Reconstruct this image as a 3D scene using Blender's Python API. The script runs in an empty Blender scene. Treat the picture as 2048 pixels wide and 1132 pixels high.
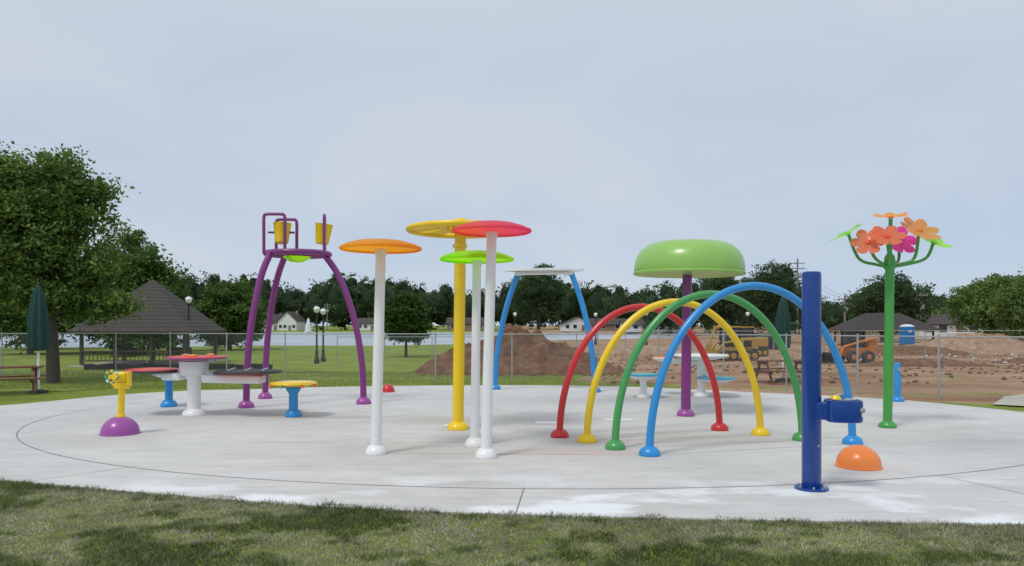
import bpy, bmesh, math, random
import numpy as np
from mathutils import Vector, Matrix
random.seed(7)
rng = np.random.default_rng(11)
scene = bpy.context.scene
col = scene.collection

# ------------------------------------------------------------------ materials
def newmat(name):
    m = bpy.data.materials.new(name); m.use_nodes = True
    nt = m.node_tree
    return m, nt, nt.nodes["Principled BSDF"]

def N(nt, t, **kw):
    n = nt.nodes.new(t)
    for k, v in kw.items(): setattr(n, k, v)
    return n

def paint(name, c, rough=0.32, var=0.06, metallic=0.0, scale=6.0, coat=0.25, bump=0.0):
    m, nt, b = newmat(name)
    tc = N(nt, "ShaderNodeTexCoord")
    no = N(nt, "ShaderNodeTexNoise"); no.inputs["Scale"].default_value = scale; no.inputs["Detail"].default_value = 5
    nt.links.new(tc.outputs["Object"], no.inputs["Vector"])
    mx = N(nt, "ShaderNodeMixRGB")
    mx.inputs[1].default_value = (*[x*(1-var*1.8) for x in c], 1)
    mx.inputs[2].default_value = (*[min(1, x*(1+var)) for x in c], 1)
    nt.links.new(no.outputs["Fac"], mx.inputs[0])
    nt.links.new(mx.outputs[0], b.inputs["Base Color"])
    mr = N(nt, "ShaderNodeMapRange"); mr.inputs[3].default_value = rough*0.75; mr.inputs[4].default_value = min(1, rough*1.3)
    nt.links.new(no.outputs["Fac"], mr.inputs[0]); nt.links.new(mr.outputs[0], b.inputs["Roughness"])
    b.inputs["Metallic"].default_value = metallic
    b.inputs["Coat Weight"].default_value = coat
    b.inputs["Coat Roughness"].default_value = 0.15
    if bump > 0:
        bp = N(nt, "ShaderNodeBump"); bp.inputs["Strength"].default_value = bump
        n2 = N(nt, "ShaderNodeTexNoise"); n2.inputs["Scale"].default_value = scale*5; n2.inputs["Detail"].default_value = 6
        nt.links.new(tc.outputs["Object"], n2.inputs["Vector"])
        nt.links.new(n2.outputs["Fac"], bp.inputs["Height"]); nt.links.new(bp.outputs[0], b.inputs["Normal"])
    return m

def acrylic(name, c, c2=None, trans=0.6):
    m, nt, b = newmat(name)
    out = nt.nodes["Material Output"]
    tc = N(nt, "ShaderNodeTexCoord")
    g = N(nt, "ShaderNodeSeparateXYZ"); nt.links.new(tc.outputs["Object"], g.inputs[0])
    mr = N(nt, "ShaderNodeMapRange"); mr.inputs[1].default_value = -0.45; mr.inputs[2].default_value = 0.45
    nt.links.new(g.outputs[0], mr.inputs[0])
    mx = N(nt, "ShaderNodeMixRGB"); mx.inputs[1].default_value = (*c, 1); mx.inputs[2].default_value = (*(c2 or c), 1)
    nt.links.new(mr.outputs[0], mx.inputs[0])
    nt.links.new(mx.outputs[0], b.inputs["Base Color"]); b.inputs["Roughness"].default_value = 0.25
    tr = N(nt, "ShaderNodeBsdfTranslucent"); nt.links.new(mx.outputs[0], tr.inputs[0])
    ms = N(nt, "ShaderNodeMixShader"); ms.inputs[0].default_value = trans
    nt.links.new(b.outputs[0], ms.inputs[1]); nt.links.new(tr.outputs[0], ms.inputs[2]); nt.links.new(ms.outputs[0], out.inputs[0])
    return m

M = {}
M['white'] = paint("white_paint", (0.84,0.84,0.84), var=0.03)
M['yellow'] = paint("yellow_paint", (0.92,0.61,0.01))
M['orange'] = paint("orange_paint", (0.90,0.24,0.04))
M['red'] = paint("red_paint", (0.60,0.02,0.025))
M['green'] = paint("green_paint", (0.06,0.34,0.09))
M['lime'] = paint("leaf_green_paint", (0.29,0.54,0.11))
M['pole_green'] = paint("pole_green_paint", (0.06,0.34,0.06))
M['blue'] = paint("sky_blue_paint", (0.02,0.27,0.66))
M['navy'] = paint("dark_blue_paint", (0.004,0.05,0.28), rough=0.28)
M['purple'] = paint("purple_paint", (0.22,0.03,0.20))
M['magenta'] = paint("magenta_paint", (0.34,0.07,0.33))
M['black'] = paint("black_paint", (0.015,0.015,0.017), rough=0.45)
M['darkrubber'] = paint("dark_rubber", (0.05,0.045,0.05), rough=0.7, coat=0)
M['steel'] = paint("galvanised_steel", (0.42,0.43,0.44), rough=0.5, metallic=0.5, coat=0)
M['redtop'] = paint("red_top", (0.68,0.06,0.05), rough=0.5)
M['a_orange'] = acrylic("orange_translucent", (1.0,0.66,0.08), (1.0,0.56,0.06), 0.72)
M['a_lime'] = acrylic("lime_translucent", (0.56,0.98,0.05), (0.72,0.98,0.06), 0.72)
M['a_red'] = acrylic("coral_translucent", (1.0,0.30,0.20), (1.0,0.20,0.42), 0.72)
M['f_orange'] = acrylic("flower_orange", (1.0,0.48,0.15))
M['f_red'] = acrylic("flower_coral", (1.0,0.28,0.15))
M['f_pink'] = acrylic("flower_pink", (1.0,0.08,0.52))
M['f_lime'] = acrylic("flower_lime", (0.45,0.95,0.16))
M['wood'] = paint("red_brown_wood", (0.20,0.08,0.045), rough=0.7, coat=0, var=0.3, scale=15)
M['canvas'] = paint("dark_green_canvas", (0.010,0.055,0.048), rough=0.9, coat=0, var=0.2)
M['bark'] = paint("bark", (0.10,0.085,0.07), rough=0.95, coat=0, var=0.4, scale=14, bump=0.6)
M['shingle'] = paint("shingles", (0.075,0.064,0.058), rough=0.9, coat=0, var=0.4, scale=7, bump=0.6)
M['dkwood'] = paint("weathered_wood", (0.09,0.07,0.055), rough=0.85, coat=0, var=0.3)
M['siding'] = paint("white_siding", (0.72,0.72,0.70), rough=0.7, coat=0)
M['brick'] = paint("brown_brick", (0.27,0.18,0.14), rough=0.8, coat=0)
M['glass'] = paint("window_glass", (0.03,0.04,0.05), rough=0.1)
M['machine'] = paint("machine_yellow", (0.50,0.30,0.06), rough=0.6, coat=0, var=0.25)
M['machine_o'] = paint("machine_orange", (0.60,0.19,0.04), rough=0.55, coat=0, var=0.25)
M['toilet'] = paint("toilet_blue", (0.02,0.20,0.55), rough=0.5, coat=0)
M['dkgreen'] = paint("machine_green", (0.01,0.06,0.04), rough=0.6, coat=0)
M['globe'] = paint("lamp_globe", (0.85,0.85,0.83), rough=0.3)
M['joint'] = paint("joint_sealant", (0.24,0.235,0.23), rough=0.9, coat=0, var=0.3)
M['joint_l'] = paint("saw_cut", (0.42,0.415,0.41), rough=0.9, coat=0, var=0.3)
M['drain'] = paint("drain_cover", (0.76,0.77,0.78), rough=0.6, coat=0)
M['utility'] = paint("utility_wood", (0.25,0.23,0.21), rough=0.9, coat=0)
M['teal'] = paint("teal_paint", (0.03,0.35,0.30))
M['silt'] = paint("silt_fabric", (0.02,0.02,0.022), rough=0.8, coat=0)

def concrete(name, base=0.605):
    m, nt, b = newmat(name)
    tc = N(nt, "ShaderNodeTexCoord")
    def noise(scale, det=6, sx=1, sy=1, rough=0.55):
        mp = N(nt, "ShaderNodeMapping"); mp.inputs["Scale"].default_value = (sx, sy, 1)
        n = N(nt, "ShaderNodeTexNoise"); n.inputs["Scale"].default_value = scale; n.inputs["Detail"].default_value = det; n.inputs["Roughness"].default_value = rough
        nt.links.new(tc.outputs["Object"], mp.inputs[0]); nt.links.new(mp.outputs[0], n.inputs["Vector"]); return n
    def mul(a, n, lo, hi, f0=0.3, f1=0.7):
        mr = N(nt, "ShaderNodeMapRange"); mr.inputs[1].default_value=f0; mr.inputs[2].default_value=f1; mr.inputs[3].default_value = lo; mr.inputs[4].default_value = hi
        nt.links.new(n.outputs["Fac"], mr.inputs[0])
        mt = N(nt, "ShaderNodeMath", operation='MULTIPLY'); nt.links.new(mr.outputs[0], mt.inputs[1])
        if a is None: mt.inputs[0].default_value = base
        else: nt.links.new(a, mt.inputs[0])
        return mt.outputs[0]
    v = mul(None, noise(0.35, 4), 0.88, 1.08)
    v = mul(v, noise(1.6, 8, 1, 1.6, 0.65), 0.90, 1.07)
    v = mul(v, noise(3.0, 6, 0.25, 3.0), 0.92, 1.05)
    v = mul(v, noise(60, 3), 0.90, 1.07)
    sep = N(nt, "ShaderNodeSeparateXYZ"); nt.links.new(tc.outputs["Object"], sep.inputs[0])
    mr = N(nt, "ShaderNodeMapRange"); mr.inputs[1].default_value = 8.3; mr.inputs[2].default_value = 7.0; mr.inputs[3].default_value=0; mr.inputs[4].default_value=1
    nt.links.new(sep.outputs[1], mr.inputs[0])
    nb = noise(0.8, 7, 0.8, 1.5, 0.6)
    mb = N(nt, "ShaderNodeMapRange"); mb.inputs[1].default_value = 0.50; mb.inputs[2].default_value = 0.60
    nt.links.new(nb.outputs["Fac"], mb.inputs[0])
    mm = N(nt, "ShaderNodeMath", operation='MULTIPLY'); nt.links.new(mr.outputs[0], mm.inputs[0]); nt.links.new(mb.outputs[0], mm.inputs[1])
    cmb = N(nt, "ShaderNodeCombineColor")
    for k_, i_ in ((1.005,0),(0.99,1),(0.955,2)):
        r = N(nt, "ShaderNodeMath", operation='MULTIPLY'); r.inputs[1].default_value = k_; nt.links.new(v, r.inputs[0]); nt.links.new(r.outputs[0], cmb.inputs[i_])
    mx = N(nt, "ShaderNodeMixRGB"); mx.inputs[2].default_value = (0.79,0.81,0.83,1)
    nt.links.new(mm.outputs[0], mx.inputs[0]); nt.links.new(cmb.outputs[0], mx.inputs[1])
    last = mx.outputs[0]
    for (x, y, rx, ry, c, s) in [(0.75,9.4,1.2,0.35,(0.54,0.40,0.38),0.6),(0.75,12.3,0.8,0.5,(0.52,0.38,0.37),0.65),
                                 (-1.0,12.6,1.8,0.8,(0.42,0.38,0.33),0.6),(3.2,16.0,3.4,1.5,(0.32,0.32,0.32),0.65),(-3.2,13.0,1.3,0.3,(0.3,0.3,0.3),0.5),
                                 (2.4,10.5,2.4,0.8,(0.46,0.42,0.37),0.55),(-1.2,9.6,1.6,0.6,(0.48,0.44,0.39),0.5),(6.5,10.2,2.2,1.0,(0.45,0.45,0.44),0.45),(-5.5,10.3,2.0,0.9,(0.46,0.45,0.44),0.4)]:
        mp = N(nt, "ShaderNodeMapping"); mp.inputs["Location"].default_value = (-x/rx, -y/ry, 0); mp.inputs["Scale"].default_value = (1/rx, 1/ry, 0)
        nt.links.new(tc.outputs["Object"], mp.inputs[0])
        ln = N(nt, "ShaderNodeVectorMath", operation='LENGTH'); nt.links.new(mp.outputs[0], ln.inputs[0])
        n3 = noise(1.7, 6, 1, 1.6, 0.7)
        ad = N(nt, "ShaderNodeMath", operation='ADD'); nt.links.new(ln.outputs[1], ad.inputs[0]); nt.links.new(n3.outputs["Fac"], ad.inputs[1])
        m2 = N(nt, "ShaderNodeMapRange"); m2.inputs[1].default_value = 1.5; m2.inputs[2].default_value = 0.7; m2.inputs[3].default_value=0; m2.inputs[4].default_value=s
        nt.links.new(ad.outputs[0], m2.inputs[0])
        mx = N(nt, "ShaderNodeMixRGB"); mx.inputs[2].default_value = (*c,1)
        nt.links.new(m2.outputs[0], mx.inputs[0]); nt.links.new(last, mx.inputs[1]); last = mx.outputs[0]
    nt.links.new(last, b.inputs["Base Color"]); b.inputs["Roughness"].default_value = 0.85
    bp = N(nt, "ShaderNodeBump"); bp.inputs["Strength"].default_value = 0.15; bp.inputs["Distance"].default_value = 0.01
    nt.links.new(noise(90, 4, 0.4, 1.5).outputs["Fac"], bp.inputs["Height"]); nt.links.new(bp.outputs[0], b.inputs["Normal"])
    return m
M['concrete'] = concrete("broom_finished_concrete")
M['path'] = paint("path_concrete", (0.50,0.46,0.40), rough=0.9, coat=0, var=0.12, scale=2)

def leafmat(name, trans=0.3, rough=0.7):
    m, nt, b = newmat(name); out = nt.nodes["Material Output"]
    at = N(nt, "ShaderNodeAttribute"); at.attribute_name = "Col"
    nt.links.new(at.outputs["Color"], b.inputs["Base Color"]); b.inputs["Roughness"].default_value = rough
    b.inputs["Specular IOR Level"].default_value = 0.25
    tr = N(nt, "ShaderNodeBsdfTranslucent"); nt.links.new(at.outputs["Color"], tr.inputs[0])
    ms = N(nt, "ShaderNodeMixShader"); ms.inputs[0].default_value = trans
    nt.links.new(b.outputs[0], ms.inputs[1]); nt.links.new(tr.outputs[0], ms.inputs[2]); nt.links.new(ms.outputs[0], out.inputs[0])
    return m
M['leaf'] = leafmat("leaves",0.35); M['blade'] = leafmat("grass_blades", 0.25, 0.8)

def groundmat():
    m, nt, b = newmat("ground_grass_and_soil")
    tc = N(nt, "ShaderNodeTexCoord")
    def noise(scale, det=6, rough=0.6, sx=1, sy=1):
        mp = N(nt, "ShaderNodeMapping"); mp.inputs["Scale"].default_value = (sx, sy, 1)
        n = N(nt, "ShaderNodeTexNoise"); n.inputs["Scale"].default_value = scale; n.inputs["Detail"].default_value = det; n.inputs["Roughness"].default_value = rough
        nt.links.new(tc.outputs["Object"], mp.inputs[0]); nt.links.new(mp.outputs[0], n.inputs["Vector"]); return n
    def ramp(n, stops):
        r = N(nt, "ShaderNodeValToRGB"); nt.links.new(n.outputs["Fac"], r.inputs[0])
        el = r.color_ramp.elements
        while len(el) < len(stops): el.new(0.5)
        for e, (p, c) in zip(el, stops): e.position = p; e.color = (*c, 1)
        return r
    grass = ramp(noise(0.5, 10, 0.7), [(0.3,(0.14,0.19,0.035)),(0.5,(0.22,0.29,0.05)),(0.7,(0.33,0.36,0.11))])
    fine = ramp(noise(14, 8, 0.75), [(0.3,(0.6,0.6,0.6)),(0.7,(1.25,1.25,1.25))])
    gm = N(nt, "ShaderNodeMixRGB", blend_type='MULTIPLY'); gm.inputs[0].default_value = 1
    nt.links.new(grass.outputs[0], gm.inputs[1]); nt.links.new(fine.outputs[0], gm.inputs[2])
    dirt = ramp(noise(0.30, 12, 0.72, 0.5, 1.0), [(0.3,(0.20,0.11,0.06)),(0.45,(0.34,0.20,0.115)),(0.57,(0.46,0.31,0.20)),(0.7,(0.56,0.44,0.33))])
    dm = N(nt, "ShaderNodeMixRGB", blend_type='MULTIPLY'); dm.inputs[0].default_value = 1
    nt.links.new(dirt.outputs[0], dm.inputs[1]); nt.links.new(fine.outputs[0], dm.inputs[2])
    at = N(nt, "ShaderNodeAttribute"); at.attribute_name = "dirt"
    n2 = noise(0.6, 8, 0.7)
    ad = N(nt, "ShaderNodeMath", operation='ADD'); nt.links.new(at.outputs["Fac"], ad.inputs[0]); nt.links.new(n2.outputs["Fac"], ad.inputs[1])
    mr = N(nt, "ShaderNodeMapRange"); mr.inputs[1].default_value = 0.92; mr.inputs[2].default_value = 1.05
    nt.links.new(ad.outputs[0], mr.inputs[0])
    mx = N(nt, "ShaderNodeMixRGB"); nt.links.new(mr.outputs[0], mx.inputs[0]); nt.links.new(gm.outputs[0], mx.inputs[1]); nt.links.new(dm.outputs[0], mx.inputs[2])
    nt.links.new(mx.outputs[0], b.inputs["Base Color"]); b.inputs["Roughness"].default_value = 0.95; b.inputs["Specular IOR Level"].default_value = 0.1
    bp = N(nt, "ShaderNodeBump"); bp.inputs["Strength"].default_value = 0.8; bp.inputs["Distance"].default_value = 0.06
    nt.links.new(noise(5, 10, 0.75).outputs["Fac"], bp.inputs["Height"]); nt.links.new(bp.outputs[0], b.inputs["Normal"])
    return m
M['ground'] = groundmat()

def soilmat(name, a, b2, c):
    m, nt, b = newmat(name); tc = N(nt, "ShaderNodeTexCoord")
    n = N(nt, "ShaderNodeTexNoise"); n.inputs["Scale"].default_value = 2.2; n.inputs["Detail"].default_value = 12; n.inputs["Roughness"].default_value = 0.75
    nt.links.new(tc.outputs["Object"], n.inputs["Vector"])
    r = N(nt, "ShaderNodeValToRGB"); nt.links.new(n.outputs["Fac"], r.inputs[0])
    el = r.color_ramp.elements; el.new(0.5)
    for e,(p,cc) in zip(el, [(0.32,a),(0.5,b2),(0.68,c)]): e.position=p; e.color=(*cc,1)
    nt.links.new(r.outputs[0], b.inputs["Base Color"]); b.inputs["Roughness"].default_value = 0.95; b.inputs["Specular IOR Level"].default_value=0.1
    bp = N(nt, "ShaderNodeBump"); bp.inputs["Strength"].default_value = 1.0; bp.inputs["Distance"].default_value = 0.12
    nt.links.new(n.outputs["Fac"], bp.inputs["Height"]); nt.links.new(bp.outputs[0], b.inputs["Normal"])
    return m
M['soil'] = soilmat("red_brown_soil", (0.10,0.052,0.032),(0.20,0.108,0.066),(0.32,0.20,0.13))
M['soil2'] = soilmat("pale_soil", (0.24,0.145,0.09),(0.38,0.25,0.165),(0.54,0.43,0.33))

def watermat():
    m, nt, b = newmat("lake_water"); tc = N(nt, "ShaderNodeTexCoord")
    mp = N(nt, "ShaderNodeMapping"); mp.inputs["Scale"].default_value = (0.12, 0.8, 1); nt.links.new(tc.outputs["Object"], mp.inputs[0])
    n = N(nt, "ShaderNodeTexNoise"); n.inputs["Scale"].default_value = 1.0; n.inputs["Detail"].default_value = 8; nt.links.new(mp.outputs[0], n.inputs["Vector"])
    bp = N(nt, "ShaderNodeBump"); bp.inputs["Strength"].default_value = 0.8; bp.inputs["Distance"].default_value = 0.15
    nt.links.new(n.outputs["Fac"], bp.inputs["Height"]); nt.links.new(bp.outputs[0], b.inputs["Normal"])
    mp2 = N(nt, "ShaderNodeMapping"); mp2.inputs["Scale"].default_value = (0.01, 0.06, 1); nt.links.new(tc.outputs["Object"], mp2.inputs[0])
    n2 = N(nt, "ShaderNodeTexNoise"); n2.inputs["Scale"].default_value = 1.0; n2.inputs["Detail"].default_value = 6; nt.links.new(mp2.outputs[0], n2.inputs["Vector"])
    mx = N(nt, "ShaderNodeMixRGB"); mx.inputs[1].default_value = (0.36,0.42,0.48,1); mx.inputs[2].default_value = (0.54,0.60,0.66,1)
    mr = N(nt, "ShaderNodeMapRange"); mr.inputs[1].default_value = 0.4; mr.inputs[2].default_value = 0.6; nt.links.new(n2.outputs["Fac"], mr.inputs[0])
    nt.links.new(mr.outputs[0], mx.inputs[0]); nt.links.new(mx.outputs[0], b.inputs["Base Color"]); b.inputs["Roughness"].default_value = 0.35
    return m
M['water'] = watermat()

def chainmat():
    m, nt, b = newmat("chain_link_mesh"); out = nt.nodes["Material Output"]
    b.inputs["Base Color"].default_value = (0.32,0.33,0.33,1); b.inputs["Roughness"].default_value = 0.5; b.inputs["Metallic"].default_value = 0.4
    uv = N(nt, "ShaderNodeUVMap"); uv.uv_map = "UVMap"; s = N(nt, "ShaderNodeSeparateXYZ"); nt.links.new(uv.outputs[0], s.inputs[0])
    res = []
    for op in ('ADD','SUBTRACT'):
        a = N(nt, "ShaderNodeMath", operation=op); nt.links.new(s.outputs[0], a.inputs[0]); nt.links.new(s.outputs[1], a.inputs[1])
        d = N(nt, "ShaderNodeMath", operation='MULTIPLY'); d.inputs[1].default_value = 1/0.075; nt.links.new(a.outputs[0], d.inputs[0])
        f = N(nt, "ShaderNodeMath", operation='FRACT'); nt.links.new(d.outputs[0], f.inputs[0])
        l = N(nt, "ShaderNodeMath", operation='LESS_THAN'); l.inputs[1].default_value = 0.06; nt.links.new(f.outputs[0], l.inputs[0]); res.append(l)
    mxx = N(nt, "ShaderNodeMath", operation='MAXIMUM'); nt.links.new(res[0].outputs[0], mxx.inputs[0]); nt.links.new(res[1].outputs[0], mxx.inputs[1])
    tr = N(nt, "ShaderNodeBsdfTransparent"); ms = N(nt, "ShaderNodeMixShader")
    nt.links.new(mxx.outputs[0], ms.inputs[0]); nt.links.new(tr.outputs[0], ms.inputs[1]); nt.links.new(b.outputs[0], ms.inputs[2]); nt.links.new(ms.outputs[0], out.inputs[0])
    return m
M['chain'] = chainmat()

# ------------------------------------------------------------------ geometry helpers
def link(o, parent=None):
    col.objects.link(o)
    if parent is not None: o.parent = parent
    return o
def root(name, loc=(0,0,0), rz=0.0, sc=1.0, ry=0.0):
    e = bpy.data.objects.new(name, None); e.empty_display_size = 0.2
    e.location = loc; e.rotation_euler = (0, ry, rz); e.scale = (sc, sc, sc)
    return link(e)
def mesh(name, V, F, mat, parent=None, smooth=False, loc=(0,0,0), rot=(0,0,0)):
    me = bpy.data.meshes.new(name); me.from_pydata([tuple(v) for v in V], [], F); me.update()
    me.materials.append(M[mat] if isinstance(mat, str) else mat)
    if smooth: me.shade_smooth()
    o = bpy.data.objects.new(name, me); o.location = loc; o.rotation_euler = rot
    return link(o, parent)
def fast(name, V, F, mat, C=None, parent=None):
    V = np.asarray(V, np.float32); F = np.asarray(F, np.int32)
    me = bpy.data.meshes.new(name); k = F.shape[1]
    me.vertices.add(len(V)); me.vertices.foreach_set("co", V.ravel())
    me.loops.add(F.size); me.loops.foreach_set("vertex_index", F.ravel())
    me.polygons.add(len(F)); me.polygons.foreach_set("loop_start", np.arange(0, F.size, k, dtype=np.int32))
    me.polygons.foreach_set("loop_total", np.full(len(F), k, np.int32))
    if C is not None:
        a = me.attributes.new("Col", 'FLOAT_COLOR', 'POINT'); CC = np.ones((len(V),4), np.float32); CC[:,:3] = C
        a.data.foreach_set("color", CC.ravel())
    me.update(calc_edges=True); me.materials.append(M[mat])
    o = bpy.data.objects.new(name, me)
    return link(o, parent)
def box(name, size, loc, mat, parent=None, rot=(0,0,0), bevel=0.0):
    x,y,z = [s/2 for s in size]
    V = [(-x,-y,-z),(x,-y,-z),(x,y,-z),(-x,y,-z),(-x,-y,z),(x,-y,z),(x,y,z),(-x,y,z)]
    F = [(0,3,2,1),(4,5,6,7),(0,1,5,4),(1,2,6,5),(2,3,7,6),(3,0,4,7)]
    o = mesh(name, V, F, mat, parent, False, loc, rot)
    if bevel > 0:
        b = o.modifiers.new("bevel", 'BEVEL'); b.width = bevel; b.segments = 3
    return o
def lathe(name, prof, mat, parent=None, loc=(0,0,0), rot=(0,0,0), seg=40, smooth=True, fold=None):
    V=[];F=[]
    n=len(prof)
    for (r,z) in prof:
        for i in range(seg):
            a=2*math.pi*i/seg; k = fold(a, z) if fold else 1.0
            V.append((r*k*math.cos(a), r*k*math.sin(a), z))
    for j in range(n-1):
        for i in range(seg):
            i2=(i+1)%seg
            F.append((j*seg+i, j*seg+i2, (j+1)*seg+i2, (j+1)*seg+i))
    if prof[0][0] > 1e-6: F.append(tuple(range(seg-1,-1,-1)))
    if prof[-1][0] > 1e-6: F.append(tuple((n-1)*seg+i for i in range(seg)))
    o = mesh(name, V, F, mat, parent, False, loc, rot)
    if smooth:
        o.data.shade_smooth()
        try: o.data.set_sharp_from_angle(angle=math.radians(38))
        except Exception: pass
    return o
def catmull(P, per=8, closed=False):
    P=[Vector(p) for p in P]; n=len(P); out=[]
    rngi = range(n) if closed else range(n-1)
    for i in rngi:
        if closed: p0,p1,p2,p3 = P[(i-1)%n],P[i],P[(i+1)%n],P[(i+2)%n]
        else: p0,p1,p2,p3 = P[max(i-1,0)],P[i],P[i+1],P[min(i+2,n-1)]
        for k in range(per):
            t=k/per
            out.append(0.5*((2*p1)+(p2-p0)*t+(2*p0-5*p1+4*p2-p3)*t*t+(3*p1-p0-3*p2+p3)*t**3))
    if not closed: out.append(P[-1])
    return out
def tube(name, pts, r, mat, parent=None, seg=16, smoothpath=0, closed=False, caps=True):
    pts=[Vector(p) for p in pts]
    if smoothpath: pts=catmull(pts, smoothpath, closed)
    n=len(pts)
    rs = r if isinstance(r,(list,tuple)) else None
    V=[];F=[]; up=None
    for i,p in enumerate(pts):
        if closed: t=(pts[(i+1)%n]-pts[(i-1)%n]).normalized()
        else: t=(pts[min(i+1,n-1)]-pts[max(i-1,0)]).normalized()
        if up is None:
            up = Vector((0,0,1)) if abs(t.z)<0.9 else Vector((1,0,0))
        a = (up - t*up.dot(t)).normalized(); up=a; b=t.cross(a)
        rr = (rs[0]+(rs[1]-rs[0])*i/(n-1)) if rs else r
        for k in range(seg):
            an=2*math.pi*k/seg
            V.append(p + a*rr*math.cos(an) + b*rr*math.sin(an))
    for i in range(n if closed else n-1):
        j=(i+1)%n
        for k in range(seg):
            k2=(k+1)%seg; F.append((i*seg+k, i*seg+k2, j*seg+k2, j*seg+k))
    if not closed and caps:
        F.append(tuple(range(seg-1,-1,-1))); F.append(tuple((n-1)*seg+k for k in range(seg)))
    o=mesh(name,V,F,mat,parent); o.data.shade_smooth()
    try: o.data.set_sharp_from_angle(angle=math.radians(50))
    except Exception: pass
    return o
def foot(parent, loc, r, h, mat, name="foot_cover"):
    prof=[(r*0.97,0.0),(r,0.008)]
    for i in range(1,9):
        a=i/8*math.pi/2
        prof.append((max(r*math.cos(a),0.0), 0.012+h*math.sin(a)))
    return lathe(name, prof, mat, parent, loc)
def vnoise(x, y, scale, seed):
    r = np.random.default_rng(seed); G = r.random((256,256))
    X = np.asarray(x)*scale+100; Y = np.asarray(y)*scale+100
    xi = np.floor(X).astype(int); yi=np.floor(Y).astype(int); fx=X-xi; fy=Y-yi
    fx=fx*fx*(3-2*fx); fy=fy*fy*(3-2*fy)
    g=lambda a,b: G[a%256,b%256]
    return (g(xi,yi)*(1-fx)+g(xi+1,yi)*fx)*(1-fy)+(g(xi,yi+1)*(1-fx)+g(xi+1,yi+1)*fx)*fy
def sst(a,b,x):
    t=np.clip((np.asarray(x,float)-a)/(b-a),0,1); return t*t*(3-2*t)

# ------------------------------------------------------------------ terrain
LK=(-60.0,190.0,105.0,98.0); WZ=-1.2
def hgt(x,y):
    x=np.asarray(x,float); y=np.asarray(y,float)
    depth = -1.0 + 0.4*sst(-2,6,x)
    z = -0.015 + sst(21.5,45,y)*depth
    z = z + sst(26,60,y)*(vnoise(x,y,0.12,3)-0.5)*0.15
    z = z + 0.35*sst(250,300,y)
    e = np.sqrt(((x-LK[0])/LK[2])**2+((y-LK[1])/LK[3])**2)
    z = z*(sst(0.96,1.03,e)) + (-2.4)*(1-sst(0.96,1.03,e))
    return z
xs = np.unique(np.concatenate([np.linspace(-14,14,71), np.linspace(-70,70,141), np.linspace(-200,200,101), np.linspace(-1500,1500,41)]))
ys = np.unique(np.concatenate([np.linspace(-30,30,61), np.linspace(14,60,93), np.linspace(60,130,71), np.linspace(130,330,81), np.linspace(330,2500,30)]))
XX,YY=np.meshgrid(xs,ys); ZZ=hgt(XX,YY)
nx,ny=len(xs),len(ys); idx=np.arange(nx*ny).reshape(ny,nx)
F=np.stack([idx[:-1,:-1].ravel(),idx[:-1,1:].ravel(),idx[1:,1:].ravel(),idx[1:,:-1].ravel()],1)
g=fast("ground", np.stack([XX.ravel(),YY.ravel(),ZZ.ravel()],1), F, 'ground')
g.data.shade_smooth()
X,Y=XX.ravel(),YY.ravel()
dirt = sst(-0.6,0.8,X-0.10*Y+0.3)*sst(19.5,21.5,Y+0.35*np.clip(X-4,0,20))*(1-sst(105,135,Y))
dirt *= 1-0.9*np.exp(-(((X-14)/2.2)**2+((Y-24)/2.0)**2))
dirt += 0.8*np.exp(-(((X+22)/8)**2+((Y-30)/1.4)**2))
strip_ = sst(3,5,X)*sst(16.2,17.2,Y+0.45*np.clip(X-6,0,9))
dirt = np.maximum(dirt, strip_*0.55)
a=g.data.attributes.new("dirt",'FLOAT','POINT'); a.data.foreach_set("value", dirt.astype(np.float32))

V=[];n=96
for i in range(n):
    t=2*math.pi*i/n; V.append((LK[0]+LK[2]*1.02*math.cos(t), LK[1]+LK[3]*1.02*math.sin(t), WZ))
mesh("lake", V, [tuple(range(n))], 'water')

r=root("water_fountain",(-76,276,WZ))
k=2600; hh=rng.random(k)**0.7*5.2; rad=(0.15+1.2*(1-hh/5.2)**0.8)*np.sqrt(rng.random(k)); an=rng.random(k)*6.283
c=np.stack([rad*np.cos(an),rad*np.sin(an),hh],1); s=0.18
V=np.concatenate([c+[[-s,0,0]],c+[[0,0,-s*1.5]],c+[[s,0,0]],c+[[0,0,s*1.5]]],0); I=np.arange(k)
fast("spray",V,np.stack([I,I+k,I+2*k,I+3*k],1),'blade',np.full((4*k,3),0.9),r)
lathe("nozzle_float",[(1.2,-0.2),(1.2,0.1),(0.4,0.25)],'black',r)

# ------------------------------------------------------------------ concrete pad
near=[(-8.4,8.5),(-6.6,8.0),(-5.2,7.69),(-4.26,7.38),(-3.1,7.02),(-1.9,6.68),(-0.8,6.45),(0.32,6.31),(2.2,6.14),(4.13,6.03),(6.5,5.95),(9.5,5.95)]
outer=near+[(12.2,7.0),(12.2,10.6),(10.3,12.4),(9.5,13.9),(9.0,15.0),(8.4,16.0),(7.2,17.0),(5.7,17.9),(4.0,19.0),(2.3,19.7),(-0.3,19.95),(-3,19.7),(-5,19.3),(-6.6,18.7),(-8.0,18.2),(-9.2,17.1),(-10.1,15.2),(-11.4,13.6),(-12.0,11.4),(-10.6,9.3)]
path=catmull([(x,y,0) for x,y in outer],8,True)
bm=bmesh.new(); vs=[bm.verts.new(p) for p in path]; f=bm.faces.new(vs)
ex=bmesh.ops.extrude_face_region(bm,geom=[f]); 
for v in [e for e in ex['geom'] if isinstance(e,bmesh.types.BMVert)]: v.co.z=-0.12
bmesh.ops.recalc_face_normals(bm,faces=bm.faces[:])
me=bpy.data.meshes.new("splash_pad"); bm.to_mesh(me); bm.free(); me.materials.append(M['concrete'])
pad=link(bpy.data.objects.new("splash_pad",me))
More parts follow.
